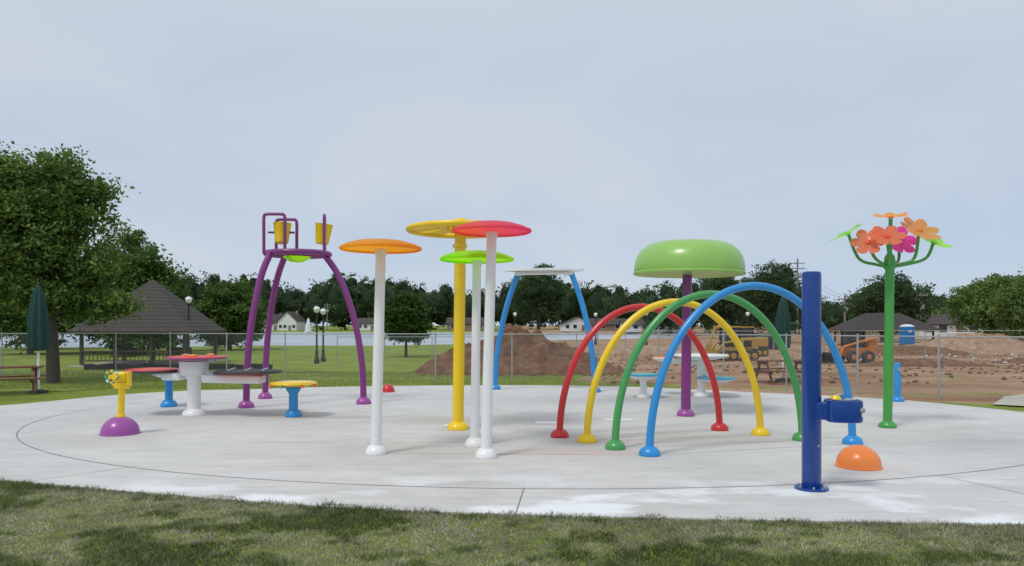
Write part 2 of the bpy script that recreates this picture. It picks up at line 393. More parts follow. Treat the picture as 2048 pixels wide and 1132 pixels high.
def strip(name, pts, w, mat, z=0.004, closed=False, parent=None, ter=False):
    pts=[Vector((p[0],p[1],0)) for p in pts]; n=len(pts); V=[];F=[]
    for i,p in enumerate(pts):
        t=(pts[(i+1)%n]-pts[(i-1)%n]) if closed else (pts[min(i+1,n-1)]-pts[max(i-1,0)])
        t.normalize(); q=Vector((-t.y,t.x,0))*w/2
        for s in (p+q,p-q):
            V.append((s.x,s.y,(float(hgt(s.x,s.y)) if ter else 0)+z))
    for i in range(n if closed else n-1):
        j=(i+1)%n; F.append((2*i,2*i+1,2*j+1,2*j))
    return mesh(name,V,F,mat,parent)
E=[(0.65+8.8*math.cos(t),13.6+6.3*math.sin(t)) for t in [2*math.pi*i/160 for i in range(160)]]
strip("expansion_joint",E,0.013,'joint',0.004,True,pad)
strip("control_joint",[(0.12,7.35),(0.03,6.33)],0.010,'joint',0.004,False,pad)
strip("control_joint",[(4.6,7.95),(5.3,5.98)],0.010,'joint_l',0.004,False,pad)
strip("control_joint",[(-4.3,8.5),(-5.0,7.66)],0.010,'joint_l',0.004,False,pad)
for (p,q) in [((0.69,10.7),(3.20,11.4)),((1.04,10.25),(3.66,10.9)),((1.35,9.67),(4.08,10.4)),((1.71,9.19),(4.64,10.08)),((-3.6,10.2),(8.4,10.25)),((-7.2,13.6),(9.4,13.65)),((-1.7,9.35),(1.7,9.2))]:
    strip("saw_cut",[p,q],0.009,'joint_l',0.004,False,pad)
for (x,y,w,d) in [(1.82,12.6,0.5,0.28),(0.6,12.25,0.42,0.3),(-0.9,11.9,0.4,0.25)]:
    strip("spray_plate",[(x-w/2,y),(x+w/2,y)],d,'drain',0.006,False,pad)

strip("footpath",catmull([(-30,31,0),(-20,28,0),(-14,27.5,0),(-9.5,30,0),(-8.8,33,0),(-11,36.5,0),(-16,40,0)],10),1.5,'path',0.03,False,None,True)
strip("sidewalk",[(10.2,14.6),(11.5,16.2),(13.2,17.4),(18,19.5)],1.2,'path',0.03,False,None,True)

# ------------------------------------------------------------------ grass
def blades(name,x,y,z,h,w,C,lean=0.5):
    n=len(x); a=rng.random(n)*6.283; ca,sa=np.cos(a),np.sin(a)
    b=rng.random(n)*6.283; l=h*lean*rng.random(n)
    p0=np.stack([x-ca*w,y-sa*w,z],1); p1=np.stack([x+ca*w,y+sa*w,z],1); p2=np.stack([x+l*np.cos(b),y+l*np.sin(b),z+h],1)
    V=np.concatenate([p0,p1,p2],0); I=np.arange(n)
    Cc=np.concatenate([C*0.8,C*0.8,C*1.15],0)
    return fast(name,V,np.stack([I,I+n,I+2*n],1),'blade',Cc)
n=340000
x=rng.uniform(-7.5,7.0,n); y=rng.uniform(4.3,8.3,n)
ex,ey=zip(*near); edge=np.interp(x,ex,ey)+ (vnoise(x,y,5,9)-0.5)*0.16+(vnoise(x,y,17,19)-0.5)*0.05
k=(y<edge); x,y=x[k],y[k]
pat=vnoise(x*0.9,y*2.2,0.9,21)*0.42+vnoise(x,y*1.8,3.0,22)*0.33+vnoise(x,y,8,23)*0.25
straw=np.clip((pat-0.44)*8.0+rng.normal(0,0.25,len(x)),0,0.97)
near_e=np.exp(-(edge[k]-y)/0.16)
straw=np.clip(straw-0.55*near_e,0,1)
gcol=np.array([0.075,0.105,0.038]); gc2=np.array([0.18,0.215,0.09]); sc_=np.array([0.52,0.48,0.37])
mixg=rng.random(len(x))[:,None]
dk=(0.55+0.9*vnoise(x,y,2.6,77)*0.6+0.5*vnoise(x,y,11,78)*0.8)[:,None]
C=((gcol*(1-mixg)+gc2*mixg)*(1-straw[:,None])+sc_*straw[:,None]*(0.45+0.75*rng.random(len(x)))[:,None])*dk
h=(0.016+0.034*rng.random(len(x)))*(1-0.55*straw)*(0.6+0.8*vnoise(x,y,6,79))+0.012*near_e
blades("sod_grass",x,y,np.full(len(x),-0.013),h,0.003+0.002*rng.random(len(x)),C,1.6)
n=70000
x=rng.uniform(-20,4,n); y=19+rng.random(n)**1.5*20
k=(~((((x+0.3)/11.4)**2+((y-13.6)/6.5)**2)<1)); x,y=x[k],y[k]
z=hgt(x,y); m_=rng.random(len(x))[:,None]
C=np.array([0.19,0.27,0.055])*(1-m_)+np.array([0.36,0.41,0.14])*m_
dense=vnoise(x,y,0.8,5)
blades("lawn_grass",x,y,z,0.02+0.05*rng.random(len(x))*dense+0.12*(x<-10)*(y>24)*rng.random(len(x)),np.full(len(x),0.010),C,1.2)

# ------------------------------------------------------------------ splash features
def post_disc(name, loc, height, pr, disc_r, mat, tilt, dh=0.17, postmat='white', fr=0.135):
    r=root(name,loc)
    tx=math.tan(tilt)*height
    tube("post",[(0,0,0.02),(tx,0,height)],[pr,pr*0.92],postmat,r,24)
    foot(r,(0,0,0),fr,0.12,postmat)
    R=disc_r
    prof=[(R*1.0,0.06),(R*0.97,0.085),(R*0.85,0.115),(R*0.6,0.15),(R*0.3,0.168),(0,0.173)]
    lathe("canopy",prof,mat,r,(tx,0,height-0.03),(0,tilt*0.4,0),64)
    tube("canopy_rim",[(tx+R*0.985*math.cos(t),R*0.985*math.sin(t),height+0.03) for t in [i*2*math.pi/64 for i in range(64)]],0.022,mat,r,10,0,True)
    lathe("socket",[(pr*1.0,height-0.06),(pr*1.15,height-0.03),(pr*1.15,height+0.02)],postmat,r,(tx,0,0),seg=24)
    return r
post_disc("spray_post",(-1.71,9.29,0),2.55,0.068,0.50,'a_orange',math.radians(1.4))
post_disc("spray_post",(-0.50,9.9,0),2.47,0.062,0.485,'a_lime',math.radians(0.7))
post_disc("spray_post",(-0.32,9.05,0),2.74,0.066,0.475,'a_red',math.radians(1.5))

r=root("yellow_spray_tower",(-0.84,11.5,0))
tube("post",[(0,0,0.02),(0.04,0,3.12)],0.088,'yellow',r,28); foot(r,(0,0,0),0.17,0.13,'yellow')
tube("collar",[(0.03,0,2.83),(0.03,0,2.87)],0.115,'yellow',r,24)
R=0.80
tube("rim",[(0.04+R*math.cos(t),R*math.sin(t),3.10) for t in [i*2*math.pi/60 for i in range(60)]],0.045,'yellow',r,12,0,True)
tube("inner_ring",[(0.04+0.36*math.cos(t),0.36*math.sin(t),3.15) for t in [i*2*math.pi/40 for i in range(40)]],0.035,'yellow',r,10,0,True)
for i in range(9):
    t=i*2*math.pi/9+0.15
    P=[(0.16,0.05),(0.38,0.10),(0.6,0.15),(0.78,0.19)]
    V=[]
    for s_,w_ in P:
        for sg in (-1,1):
            for zz in (3.10,3.13):
                V.append((0.04+s_*math.cos(t)-sg*w_*math.sin(t), s_*math.sin(t)+sg*w_*math.cos(t), zz+0.06*(0.8-s_)))
    F=[(0,1,3,2),(12,14,15,13)]
    for q in range(3):
        b_=q*4; F+= [(b_,b_+4,b_+6,b_+2),(b_+1,b_+3,b_+7,b_+5),(b_,b_+1,b_+5,b_+4),(b_+2,b_+6,b_+7,b_+3)]
    mesh("spoke_blade",V,F,'yellow',r)
lathe("hub",[(0.2,3.06),(0.22,3.10),(0.2,3.18),(0.13,3.21),(0.12,3.23),(0.09,3.27),(0,3.29)],'yellow',r,(0.04,0,0))

r=root("mushroom_shower",(3.10,13.2,0))
tube("post",[(0,0,0.02),(0.03,0,2.7)],[0.088,0.082],'purple',r,28); foot(r,(0,0,0),0.16,0.13,'magenta')
lathe("cap",[(0.0,2.60),(0.55,2.56),(0.90,2.53),(0.955,2.54),(0.965,2.60),(0.955,2.72),(0.92,2.84),(0.85,2.95),(0.74,3.035),(0.6,3.085),(0.4,3.11),(0.2,3.12),(0,3.122)],'lime',r,(0.03,0,0),(0,0.01,0),72)
lathe("rim_lip",[(0.93,2.515),(0.972,2.515),(0.978,2.545),(0.967,2.56)],'lime',r,(0.03,0,0),(0,0.01,0),72)

def arch(A,B,ztop,mat,rad=0.05):
    A=Vector((*A,0));B=Vector((*B,0)); mid=(A+B)/2; u=(B-A); L=u.length/2; u.normalize()
    r=root("spray_arch",mid)
    pts=[]
    for i in range(65):
        t=math.pi*i/64
        pts.append(u*(-L*math.cos(t))+Vector((0,0,(ztop-rad)*math.sin(t)**0.98)))
    tube("arch_tube",pts,rad,mat,r,18)
    for s in (-1,1): foot(r,u*L*s,0.135,0.115,mat)
    for i in (14,22,30,38,46):
        p=pts[i]; box("nozzle",(0.018,0.018,0.012),p-Vector((0,0,rad)),'steel',r)
arch((0.69,10.7),(3.20,11.4),1.94,'red')
arch((1.04,10.25),(3.66,10.9),2.0,'yellow')
arch((1.35,9.67),(4.08,10.4),2.09,'green')
arch((1.71,9.19),(4.64,10.08),2.18,'blue')

r=root("drinking_fountain",(2.96,7.31,0))
lathe("post",[(0.088,0.0),(0.0915,0.005),(0.0915,2.12),(0.086,2.14),(0.07,2.148),(0,2.15)],'navy',r,seg=48)
lathe("base_plate",[(0.158,0.0),(0.16,0.003),(0.16,0.018),(0.155,0.022)],'navy',r,seg=48)
for i in range(6):
    t=i*math.pi/3+0.3; lathe("anchor_bolt",[(0.012,0.02),(0.012,0.035),(0.007,0.042)],'steel',r,(0.128*math.cos(t),0.128*math.sin(t),0),seg=6,smooth=False)
box("arm",(0.22,0.15,0.175),(0.12,-0.03,0.779),'navy',r,(0,0,-0.15),0.02)
bw,bd=0.165,0.145
def rr(t):
    c_,s_=math.cos(t),math.sin(t); p_=4.0
    k_=(abs(c_)**p_+abs(s_)**p_)**(-1/p_); return bw*k_*c_,bd*k_*s_
V=[];F=[];ns=48
levels=[(0.90,0.675),(0.97,0.68),(1.0,0.70),(1.0,0.870),(0.985,0.884),(0.93,0.888),(0.86,0.87),(0.4,0.845)]
for (k_,z_) in levels:
    for i in range(ns):
        a_,b_=rr(2*math.pi*i/ns); V.append((a_*k_,b_*k_,z_))
for j in range(len(levels)-1):
    for i in range(ns): F.append((j*ns+i,j*ns+(i+1)%ns,(j+1)*ns+(i+1)%ns,(j+1)*ns+i))
F.append(tuple(range(ns-1,-1,-1))); F.append(tuple((len(levels)-1)*ns+i for i in range(ns)))
o=mesh("bowl",V,F,'navy',r,True,(0.285,-0.06,0),(0,0,-0.12)); o.data.set_sharp_from_angle(angle=math.radians(40))
lathe("basin_liner",[(0.03,0.858),(0.11,0.880),(0.125,0.8915),(0.12,0.895),(0.03,0.862)],'steel',r,(0.285,-0.06,0),seg=32).scale=(1,0.85,1)
tube("bubbler",[(0.23,-0.03,0.86),(0.23,-0.03,0.915),(0.25,-0.04,0.935),(0.27,-0.045,0.93)],0.013,'steel',r,10,5)
box("bubbler_guard",(0.05,0.05,0.05),(0.29,-0.02,0.915),'blue',r,(0,0,0.3),0.01)
lathe("yellow_cap",[(0.05,0.885),(0.055,0.90),(0.04,0.925),(0,0.935)],'yellow',r,(0.215,-0.05,0))
lathe("push_button",[(0.024,0),(0.024,0.010),(0.016,0.014),(0,0.015)],'steel',r,(0.405,-0.21,0.80),(math.radians(90),0,math.radians(-7)),20)
box("sensor_plate",(0.022,0.006,0.03),(0.405,-0.219,0.755),'drain',r,(0,0,math.radians(-7)))
lathe("valve_button",[(0.011,0),(0.011,0.01),(0.0,0.012)],'steel',r,(0.03,-0.087,0.44),(math.radians(90),0,0),12)
tube("weld_seam",[(0.0925*math.cos(t),0.0925*math.sin(t),1.62) for t in [i*2*math.pi/36 for i in range(36)]],0.002,'navy',r,6,0,True)

def dome(name,loc,rad,h,mat):
    r=root(name,loc)
    prof=[(rad*1.0,0),(rad*1.02,0.006),(rad*1.02,0.016),(rad*0.99,0.022)]
    for i in range(1,13):
        a_=i/12*math.pi/2; prof.append((max(0,rad*0.98*math.cos(a_)),0.022+h*math.sin(a_)))
    lathe("dome_shell",prof,mat,r,seg=48)
    lathe("spray_nozzle",[(0.015,h+0.018),(0.015,h+0.027),(0,h+0.029)],'steel',r,seg=12)
    return r
dome("bubbler_dome",(3.96,8.45,0),0.245,0.23,'orange')
dome("bubbler_dome",(-3.0,17.9,0),0.16,0.17,'red')

r=root("flower_spray_tower",(5.94,11.7,0))
tube("post",[(0,0,0.02),(0.04,0,2.66)],0.068,'pole_green',r,24); foot(r,(0,0,0),0.135,0.11,'pole_green')
lathe("collar",[(0.07,2.50),(0.09,2.52),(0.09,2.60),(0.075,2.70),(0.035,2.76)],'pole_green',r,(0.035,0,0))
tube("top_stem",[(0.04,0,2.7),(0.05,0,3.30)],0.03,'pole_green',r,14)
def flower(c,nrm,R,n,mat,parent,cup=0.12,cm='yellow'):
    c=Vector(c); q=Vector(nrm).normalized().to_track_quat('Z','Y').to_matrix()
    V=[];F=[];ns=n*14; rings=[0.12,0.35,0.6,0.82,1.0]
    for rr_ in rings:
        for i in range(ns):
            a_=2*math.pi*i/ns; k_=0.55+0.45*abs(math.cos(n*a_/2))**0.5
            rad=R*(0.12+(rr_-0.12)*k_)
            zz=cup*R*(rr_**2)*math.cos(n*a_)*0.5+cup*R*rr_**2
            V.append(c+q@Vector((rad*math.cos(a_),rad*math.sin(a_),zz)))
    nr=len(rings)
    for j in range(nr-1):
        for i in range(ns):
            a0=j*ns; a1=a0+ns; i2=(i+1)%ns
            F.append((a0+i,a0+i2,a1+i2,a1+i))
    mesh("flower_petals",V,F,mat,parent,True)
    e=q.to_euler()
    lathe("flower_centre",[(R*0.16,-0.02),(R*0.17,0.02),(R*0.12,0.035),(0,0.04)],cm,parent,c,e,20)
fl=[((-0.38,-0.15,2.91),(-0.35,-0.75,0.45),0.25,6,'f_red','f_red'),
    ((-0.16,-0.30,2.98),(-0.15,-0.65,0.75),0.27,6,'f_red','f_red'),
    ((-0.58,0.1,3.08),(-0.50,0.05,0.86),0.29,6,'f_lime','f_lime'),
    ((0.44,-0.12,3.10),(0.15,-0.65,0.75),0.32,7,'f_orange','f_orange'),
    ((0.30,0.22,2.98),(0.1,-0.85,0.5),0.29,6,'f_pink','f_pink'),
    ((0.76,0.05,2.93),(0.45,-0.12,0.88),0.27,6,'f_lime','f_lime'),
    ((0.05,0.0,3.33),(0.02,-0.03,1),0.28,7,'f_orange','f_orange')]
for c,nr_,R,n_,mt,cm in fl:
    flower(c,nr_,R,n_,mt,r,0.10,cm)
    if abs(c[0]-0.05)>0.02:
        c_=Vector(c); d=Vector((c[0],c[1],0))
        tube("flower_stem",[Vector((0.035,0,2.54)),Vector((0.035,0,2.56))+d*0.35+Vector((0,0,0.02)),Vector((0.035,0,2.68))+d*0.78,c_-Vector(nr_).normalized()*0.015],0.024,'pole_green',r,10,6)

r=root("activator_post",(8.18,15.7,0)); lathe("post",[(0.068,0.02),(0.068,0.79),(0.055,0.815),(0,0.82)],'blue',r); foot(r,(0,0,0),0.14,0.11,'blue')
lathe("touch_button",[(0.04,0),(0.04,0.015),(0,0.02)],'steel',r,(0,-0.066,0.68),(math.radians(90),0,0),16)

r=root("tipping_bucket_tower",(-4.5,15.3,0))
feet=[(-0.71,-0.8),(-0.94,1.0),(1.45,-0.1)]; tops=[(-0.36,-0.42),(-0.36,0.5),(0.62,0.0)]
zr=3.07
for (fx,fy),(tx,ty) in zip(feet,tops):
    F0=Vector((fx,fy,0.02)); T0=Vector((tx,ty,zr)); d=F0-T0
    P=[F0]
    for s_,o_ in [(0.25,0.965),(0.5,0.82),(0.72,0.58),(0.88,0.32),(1.0,0.0)]:
        P.append(Vector((tx+d.x*o_,ty+d.y*o_,zr*s_)))
    tube("leg",P,0.066,'purple',r,16,7); foot(r,(fx,fy,0),0.155,0.14,'magenta')
tube("ring_platform",[(0.07+0.64*math.cos(t),0.58*math.sin(t),zr+0.02) for t in [i*2*math.pi/48 for i in range(48)]],0.055,'purple',r,12,0,True)
for t in (0.6,2.3,4.2): 
    tube("ring_spoke",[(0.07,0,zr),(0.07+0.62*math.cos(t),0.56*math.sin(t),zr)],0.03,'purple',r,10)
lathe("catch_dish",[(0.0,zr-0.16),(0.14,zr-0.14),(0.27,zr-0.06),(0.28,zr-0.04)],'a_lime',r,(0.05,0,0))
def uframe(x,y,w,h,ang,rad=0.032):
    ca,sa=math.cos(ang),math.sin(ang); P=[]
    for u,v in [(-w/2,0),(-w/2,h*0.5),(-w/2,h*0.9),(-w/2*0.86,h*0.985),(-w/2*0.6,h),(w/2*0.6,h),(w/2*0.86,h*0.985),(w/2,h*0.9),(w/2,h*0.5),(w/2,0)]:
        P.append((x+u*ca,y+u*sa,zr+v))
    tube("bucket_frame",P,rad,'purple',r,12,4)
def bucket(x,y,z,rx,ry):
    lathe("bucket",[(0.0,-0.2),(0.11,-0.2),(0.13,-0.18),(0.175,0.20),(0.185,0.215),(0.165,0.215),(0.12,-0.15),(0,-0.16)],'yellow',r,(x,y,z),(rx,ry,0),32)
uframe(-0.32,-0.30,0.42,0.80,0.05); uframe(-0.18,0.05,0.42,0.74,0.05)
bucket(-0.22,-0.12,zr+0.42,-0.1,0.0)
tube("bucket_axle",[(-0.5,-0.14,zr+0.45),(0.03,-0.10,zr+0.45)],0.022,'purple',r,10)
uframe(0.62,0.0,0.44,0.80,math.radians(103))
bucket(0.59,0.0,zr+0.42,0.0,0.12)
tube("bucket_axle",[(0.65,-0.20,zr+0.45),(0.57,0.22,zr+0.45)],0.022,'purple',r,10)

r=root("waterfall_arch",(0.78,18.2,0))
for fx,fy,tx,ty in [(-1.21,0.45,-0.62,0.1),(1.22,-0.35,0.66,-0.1)]:
    P=[Vector((fx,fy,0.02))]
    for s_,o_ in [(0.25,0.93),(0.5,0.74),(0.75,0.44),(1.0,0.0)]:
        P.append(Vector((tx+(fx-tx)*o_,ty+(fy-ty)*o_,2.93*s_)))
    tube("leg",P,0.068,'blue',r,16,7); foot(r,(fx,fy,0),0.15,0.13,'blue')
V=[];F=[];ns=96
for z_ in (2.94,2.985):
    for i in range(ns):
        t=2*math.pi*i/ns; k_=1+0.09*math.cos(6*t+0.5); V.append((0.9*k_*math.cos(t),0.42*k_*math.sin(t),z_+0.008*math.cos(4*t)))
F=[tuple(range(ns-1,-1,-1)),tuple(range(ns,2*ns))]+[(i,(i+1)%ns,ns+(i+1)%ns,ns+i) for i in range(ns)]
mesh("platform",V,F,'white',r)
tube("cross_pipe",[(-0.62,0.1,2.89),(0.66,-0.1,2.89)],0.035,'white',r,12)
for tx in (-0.62,0.66): lathe("leg_socket",[(0.085,2.84),(0.085,2.93)],'white',r,(tx,0.1 if tx<0 else -0.1,0))

r=dome("water_cannon",(-5.83,11.0,0),0.27,0.24,'magenta')
tube("post",[(0.01,0,0.2),(0.03,0,0.70)],0.047,'yellow',r,18)
lathe("post_collar",[(0.06,0.24),(0.06,0.28),(0.05,0.30)],'yellow',r,(0.015,0,0))
box("yoke",(0.20,0.10,0.10),(0.03,0,0.72),'yellow',r,(0,0,0),0.015)
for sx in (-0.075,0.135): box("yoke_arm",(0.035,0.10,0.22),(sx,0,0.82),'yellow',r,(0,0,0),0.012)
box("head",(0.16,0.14,0.15),(0.03,0.0,0.85),'yellow',r,(0.1,0,0),0.03)
tube("barrel",[(0.03,0.12,0.84),(0.03,-0.22,0.87)],0.045,'yellow',r,16)
for i in range(8):
    t=i*2*math.pi/8
    lathe("grip_ball",[(0.0,-0.024),(0.017,-0.017),(0.024,0),(0.017,0.017),(0,0.024)],['teal','white','yellow','yellow'][i%4],r,(-0.02+0.085*math.cos(t),-0.19,0.86+0.085*math.sin(t)),seg=12)
tube("wheel",[(-0.02+0.085*math.cos(t),-0.19,0.86+0.085*math.sin(t)) for t in [i*2*math.pi/24 for i in range(24)]],0.014,'teal',r,8,0,True)
box("name_plate",(0.05,0.02,0.06),(-0.03,-0.215,0.86),'yellow',r,(0,0.3,0),0.005)

def tray(parent,x,y,z,R,top,rim,mb='white',deep=0.10,dome_=0.012):
    lathe("tray_bowl",[(0.0,z-deep),(R*0.5,z-deep*.95),(R*0.85,z-deep*.5),(R*0.97,z-0.015),(R,z-0.01)],mb,parent,(x,y,0)); 
    lathe("tray_rim",[(R*0.93,z-0.014),(R*1.0,z-0.014),(R*1.02,z-0.002),(R*1.0,z+0.008),(R*0.93,z+0.010)],rim,parent,(x,y,0),seg=48)
    lathe("tray_top",[(R*0.96,z+0.0),(R*0.965,z+0.018),(R*0.94,z+0.026),(R*0.5,z+0.026+dome_*0.7),(0,z+0.026+dome_)],top,parent,(x,y,0),seg=48)
r=root("water_table",(-5.72,13.3,0))
lathe("column",[(0.115,0.02),(0.115,0.64),(0.15,0.70),(0.24,0.73),(0.25,0.97)],'white',r); foot(r,(0,0,0),0.20,0.13,'white')
tray(r,0.06,0,1.03,0.52,'redtop','purple','purple',0.05)
for dx,dy in [(-0.16,-0.1),(0.2,0.1),(0.05,-0.3)]: 
    lathe("raised_toy",[(0.08,1.045),(0.08,1.085),(0.03,1.105)],'orange',r,(dx+0.06,dy,0),seg=20)
tube("left_arm",[(-0.02,0,0.85),(-0.35,0.05,0.76),(-0.7,0.1,0.73)],0.055,'white',r,14,5)
tube("right_arm",[(0.02,0,0.85),(0.4,0,0.72),(1.0,0.0,0.69)],0.055,'white',r,14,5)
box("trough",(1.05,0.36,0.15),(0.74,-0.05,0.66),'white',r,(0,0.02,0),0.04)
box("trough",(0.34,0.32,0.14),(-0.36,0.0,0.70),'white',r,(0,0.02,0),0.04)
tray(r,-0.76,0.05,0.80,0.48,'redtop','darkrubber','darkrubber',0.055,0.025)
tray(r,0.98,0.0,0.775,0.585,'darkrubber','darkrubber','redtop',0.045)
for dx in (-0.3,0.0,0.3): box("channel_divider",(0.04,0.7,0.03),(0.98+dx,0,0.82),'steel',r,(0,0,0.2),0.008)
r=root("play_stool",(-6.82,14.7,0)); lathe("stem",[(0.075,0.02),(0.075,0.45),(0.14,0.62)],'blue',r); foot(r,(0,0,0),0.16,0.14,'blue')
tray(r,0,0,0.68,0.34,'redtop','blue','blue')
r=root("play_stool",(-3.87,13.1,0)); lathe("stem",[(0.082,0.02),(0.078,0.40),(0.15,0.52)],'blue',r); foot(r,(0,0,0),0.15,0.14,'blue')
tray(r,0,0,0.59,0.40,'yellow','yellow','yellow',0.06)
for i in range(7):
    t=i*0.9; box("leaf_toy",(0.11,0.06,0.035),(0.37*math.cos(t),0.37*math.sin(t),0.55),'green' if i%2 else 'orange',r,(0.2,0.1,t),0.012)
r=root("water_table",(4.3,16.8,0))
lathe("column",[(0.09,0.02),(0.09,0.85),(0.13,0.9)],'white',r); foot(r,(0,0,0),0.18,0.12,'white')
tray(r,-0.02,0,0.93,0.62,'white','siding')
tube("right_arm",[(0,0,0.6),(0.15,-0.1,0.45),(0.28,-0.15,0.40)],0.05,'white',r,12,4)
tray(r,0.28,-0.2,0.43,0.42,'teal','blue'); tray(r,-0.62,0.4,0.85,0.40,'orange','white')
tube("left_arm",[(0,0,0.75),(-0.4,0.25,0.77),(-0.6,0.4,0.78)],0.05,'white',r,12,4)
r=root("play_stool",(2.93,16.5,0)); lathe("stem",[(0.075,0.02),(0.075,0.36),(0.13,0.46)],'white',r); foot(r,(0,0,0),0.15,0.12,'white')
tray(r,0,0,0.51,0.40,'teal','blue')

# ------------------------------------------------------------------ fence
FP=[(-24,24.5),(-18,23.6),(-12,22.4),(-6.5,21.2),(0,20.8),(2.4,20.7),(5.6,19.6),(9.35,16.2),(11.2,15.4),(15,14.6)]
fr=root("chain_link_fence",(0,0,0)); H=1.38
pts=[]
for (a0,b0) in zip(FP[:-1],FP[1:]):
    A=Vector((*a0,0));B=Vector((*b0,0)); n_=max(1,round((B-A).length/2.0))
    for i in range(n_): pts.append(A+(B-A)*i/n_)
pts.append(Vector((*FP[-1],0)))
for p in pts:
    z0=float(hgt(p.x,p.y)); tube("fence_post",[(p.x,p.y,z0-0.05),(p.x,p.y,z0+H+0.05)],0.026 if p.x>8 else 0.02,'steel',fr,8)
tube("top_rail",[(p.x,p.y,float(hgt(p.x,p.y))+H) for p in pts],0.015,'steel',fr,6)
V=[];F=[];UV=[];L=0
for i,p in enumerate(pts):
    if i: L+=(p-pts[i-1]).length
    z0=float(hgt(p.x,p.y)); V+=[(p.x,p.y,z0+0.03),(p.x,p.y,z0+H)]; UV+=[(L,0),(L,H)]
for i in range(len(pts)-1): F.append((2*i,2*i+2,2*i+3,2*i+1))
o=mesh("fence_mesh",V,F,'chain',fr); uvl=o.data.uv_layers.new(name="UVMap")
for lp in o.data.loops: uvl.data[lp.index].uv=UV[lp.vertex_index]
fr=root("construction_fence",(0,0,0)); pts=[Vector((x_,46-0.05*x_,0)) for x_ in np.arange(-11,46,3.0)]
for p in pts:
    z0=float(hgt(p.x,p.y)); tube("fence_post",[(p.x,p.y,z0),(p.x,p.y,z0+1.9)],0.03,'steel',fr,6)
tube("top_rail",[(p.x,p.y,float(hgt(p.x,p.y))+1.88) for p in pts],0.02,'steel',fr,6)
fr=root("silt_fence",(0,0,0)); P=catmull([(-22,38,0),(-17,37,0),(-12.5,38.5,0)],8); V=[];F=[]
for i,p in enumerate(P):
    z0=float(hgt(p.x,p.y)); q=0.04*math.sin(i*1.7); V+=[(p.x,p.y,z0-0.03),(p.x+q,p.y+q,z0+0.4+0.04*math.sin(i*2.3))]
for i in range(len(P)-1): F.append((2*i,2*i+2,2*i+3,2*i+1))
mesh("fabric",V,F,'silt',fr)
for p in P[::3]: box("stake",(0.05,0.05,0.65),(p.x,p.y+0.05,float(hgt(p.x,p.y))+0.28),'utility',fr)

# ------------------------------------------------------------------ foliage
def leafcloud(ells,nclump,per,cr,leaf,ca,cb,shell=0.33,jit=0.24):
    R_=rng
    E_=np.array(ells,float); vol=(E_[:,3]*E_[:,4]*E_[:,5])**0.75; ci=R_.choice(len(E_),nclump,p=vol/vol.sum())
    d=R_.normal(size=(nclump,3)); d/=np.linalg.norm(d,axis=1)[:,None]
    rad=R_.random(nclump)**shell*(1-jit/2+jit*R_.random(nclump))
    c=E_[ci,:3]+d*E_[ci,3:6]*rad[:,None]
    b=R_.random(nclump)
    n_=nclump*per; cc=np.repeat(c,per,0); off=R_.normal(size=(n_,3))*np.array([1,1,0.6])*cr*0.55*np.repeat(0.5+0.9*R_.random(nclump),per)[:,None]
    P=cc+off
    nr=R_.normal(size=(n_,3))+np.array([0,0,0.9]); nr/=np.linalg.norm(nr,axis=1)[:,None]
    t=np.cross(nr,R_.normal(size=(n_,3))); t/=np.linalg.norm(t,axis=1)[:,None]; u=np.cross(nr,t)
    s=leaf*(0.6+0.8*R_.random(n_))[:,None]
    V=np.concatenate([P-t*s,P-u*s*0.55,P+t*s,P+u*s*0.55],0)
    m_=np.clip(np.repeat(b,per)*0.65+0.35*R_.random(n_),0,1)[:,None]
    C=np.array(ca)*(1-m_)+np.array(cb)*m_
    C=np.concatenate([C]*4,0); I=np.arange(n_)
    return V,np.stack([I,I+n_,I+2*n_,I+3*n_],1),C,c
def tree(name,base,trunk,tr,ells,nclump,per,cr,leaf,ca=(0.045,0.09,0.022),cb=(0.13,0.21,0.05),nlimb=14,lean=(0,0),jit=0.24):
    r=root(name,base)
    V,F,C,c=leafcloud(ells,nclump,per,cr,leaf,ca,cb,0.33,jit)
    fast("foliage",V,F,'leaf',C,r)
    top=Vector((lean[0],lean[1],trunk))
    tube("trunk",[(0,0,-0.15),(lean[0]*0.15,0,trunk*0.3),(lean[0]*0.6,lean[1]*0.5,trunk*0.65),top],[tr*1.25,tr*0.6],'bark',r,12,5)
    for i in range(nlimb):
        q=Vector(c[int(rng.integers(len(c)))]); s_=Vector((lean[0]*0.6,lean[1]*0.6,trunk*(0.45+0.5*random.random())))
        mid=(s_*0.5+q*0.5)+Vector((0,0,-0.08*(q-s_).length))
        tube("limb",[s_,mid,q],[tr*0.45,tr*0.10],'bark',r,7,5)
    return r
tree("shade_tree",(-12.9,20.8,0),3.6,0.15,
     [(-0.6,0,4.4,1.3,1.5,1.5),(-1.0,0,5.5,1.15,1.2,0.9),(0.6,0,5.0,0.85,1.0,0.9),(0.65,-0.1,3.6,0.9,1.1,0.6),(-1.8,0,3.6,1.3,1.4,1.3),(-0.2,0,2.5,1.5,1.3,0.7),(1.45,0,2.2,0.75,0.8,0.45),(0.25,0,6.0,0.65,0.8,0.5),(-2.0,0.3,5.2,1.1,1.2,1.2),(1.15,0,2.95,0.5,0.6,0.35),(1.35,0,4.3,0.35,0.4,0.25),(1.3,0,5.4,0.3,0.4,0.22)],
     820,62,0.36,0.066,(0.05,0.10,0.020),(0.21,0.31,0.07),28,(-0.2,0),0.5)
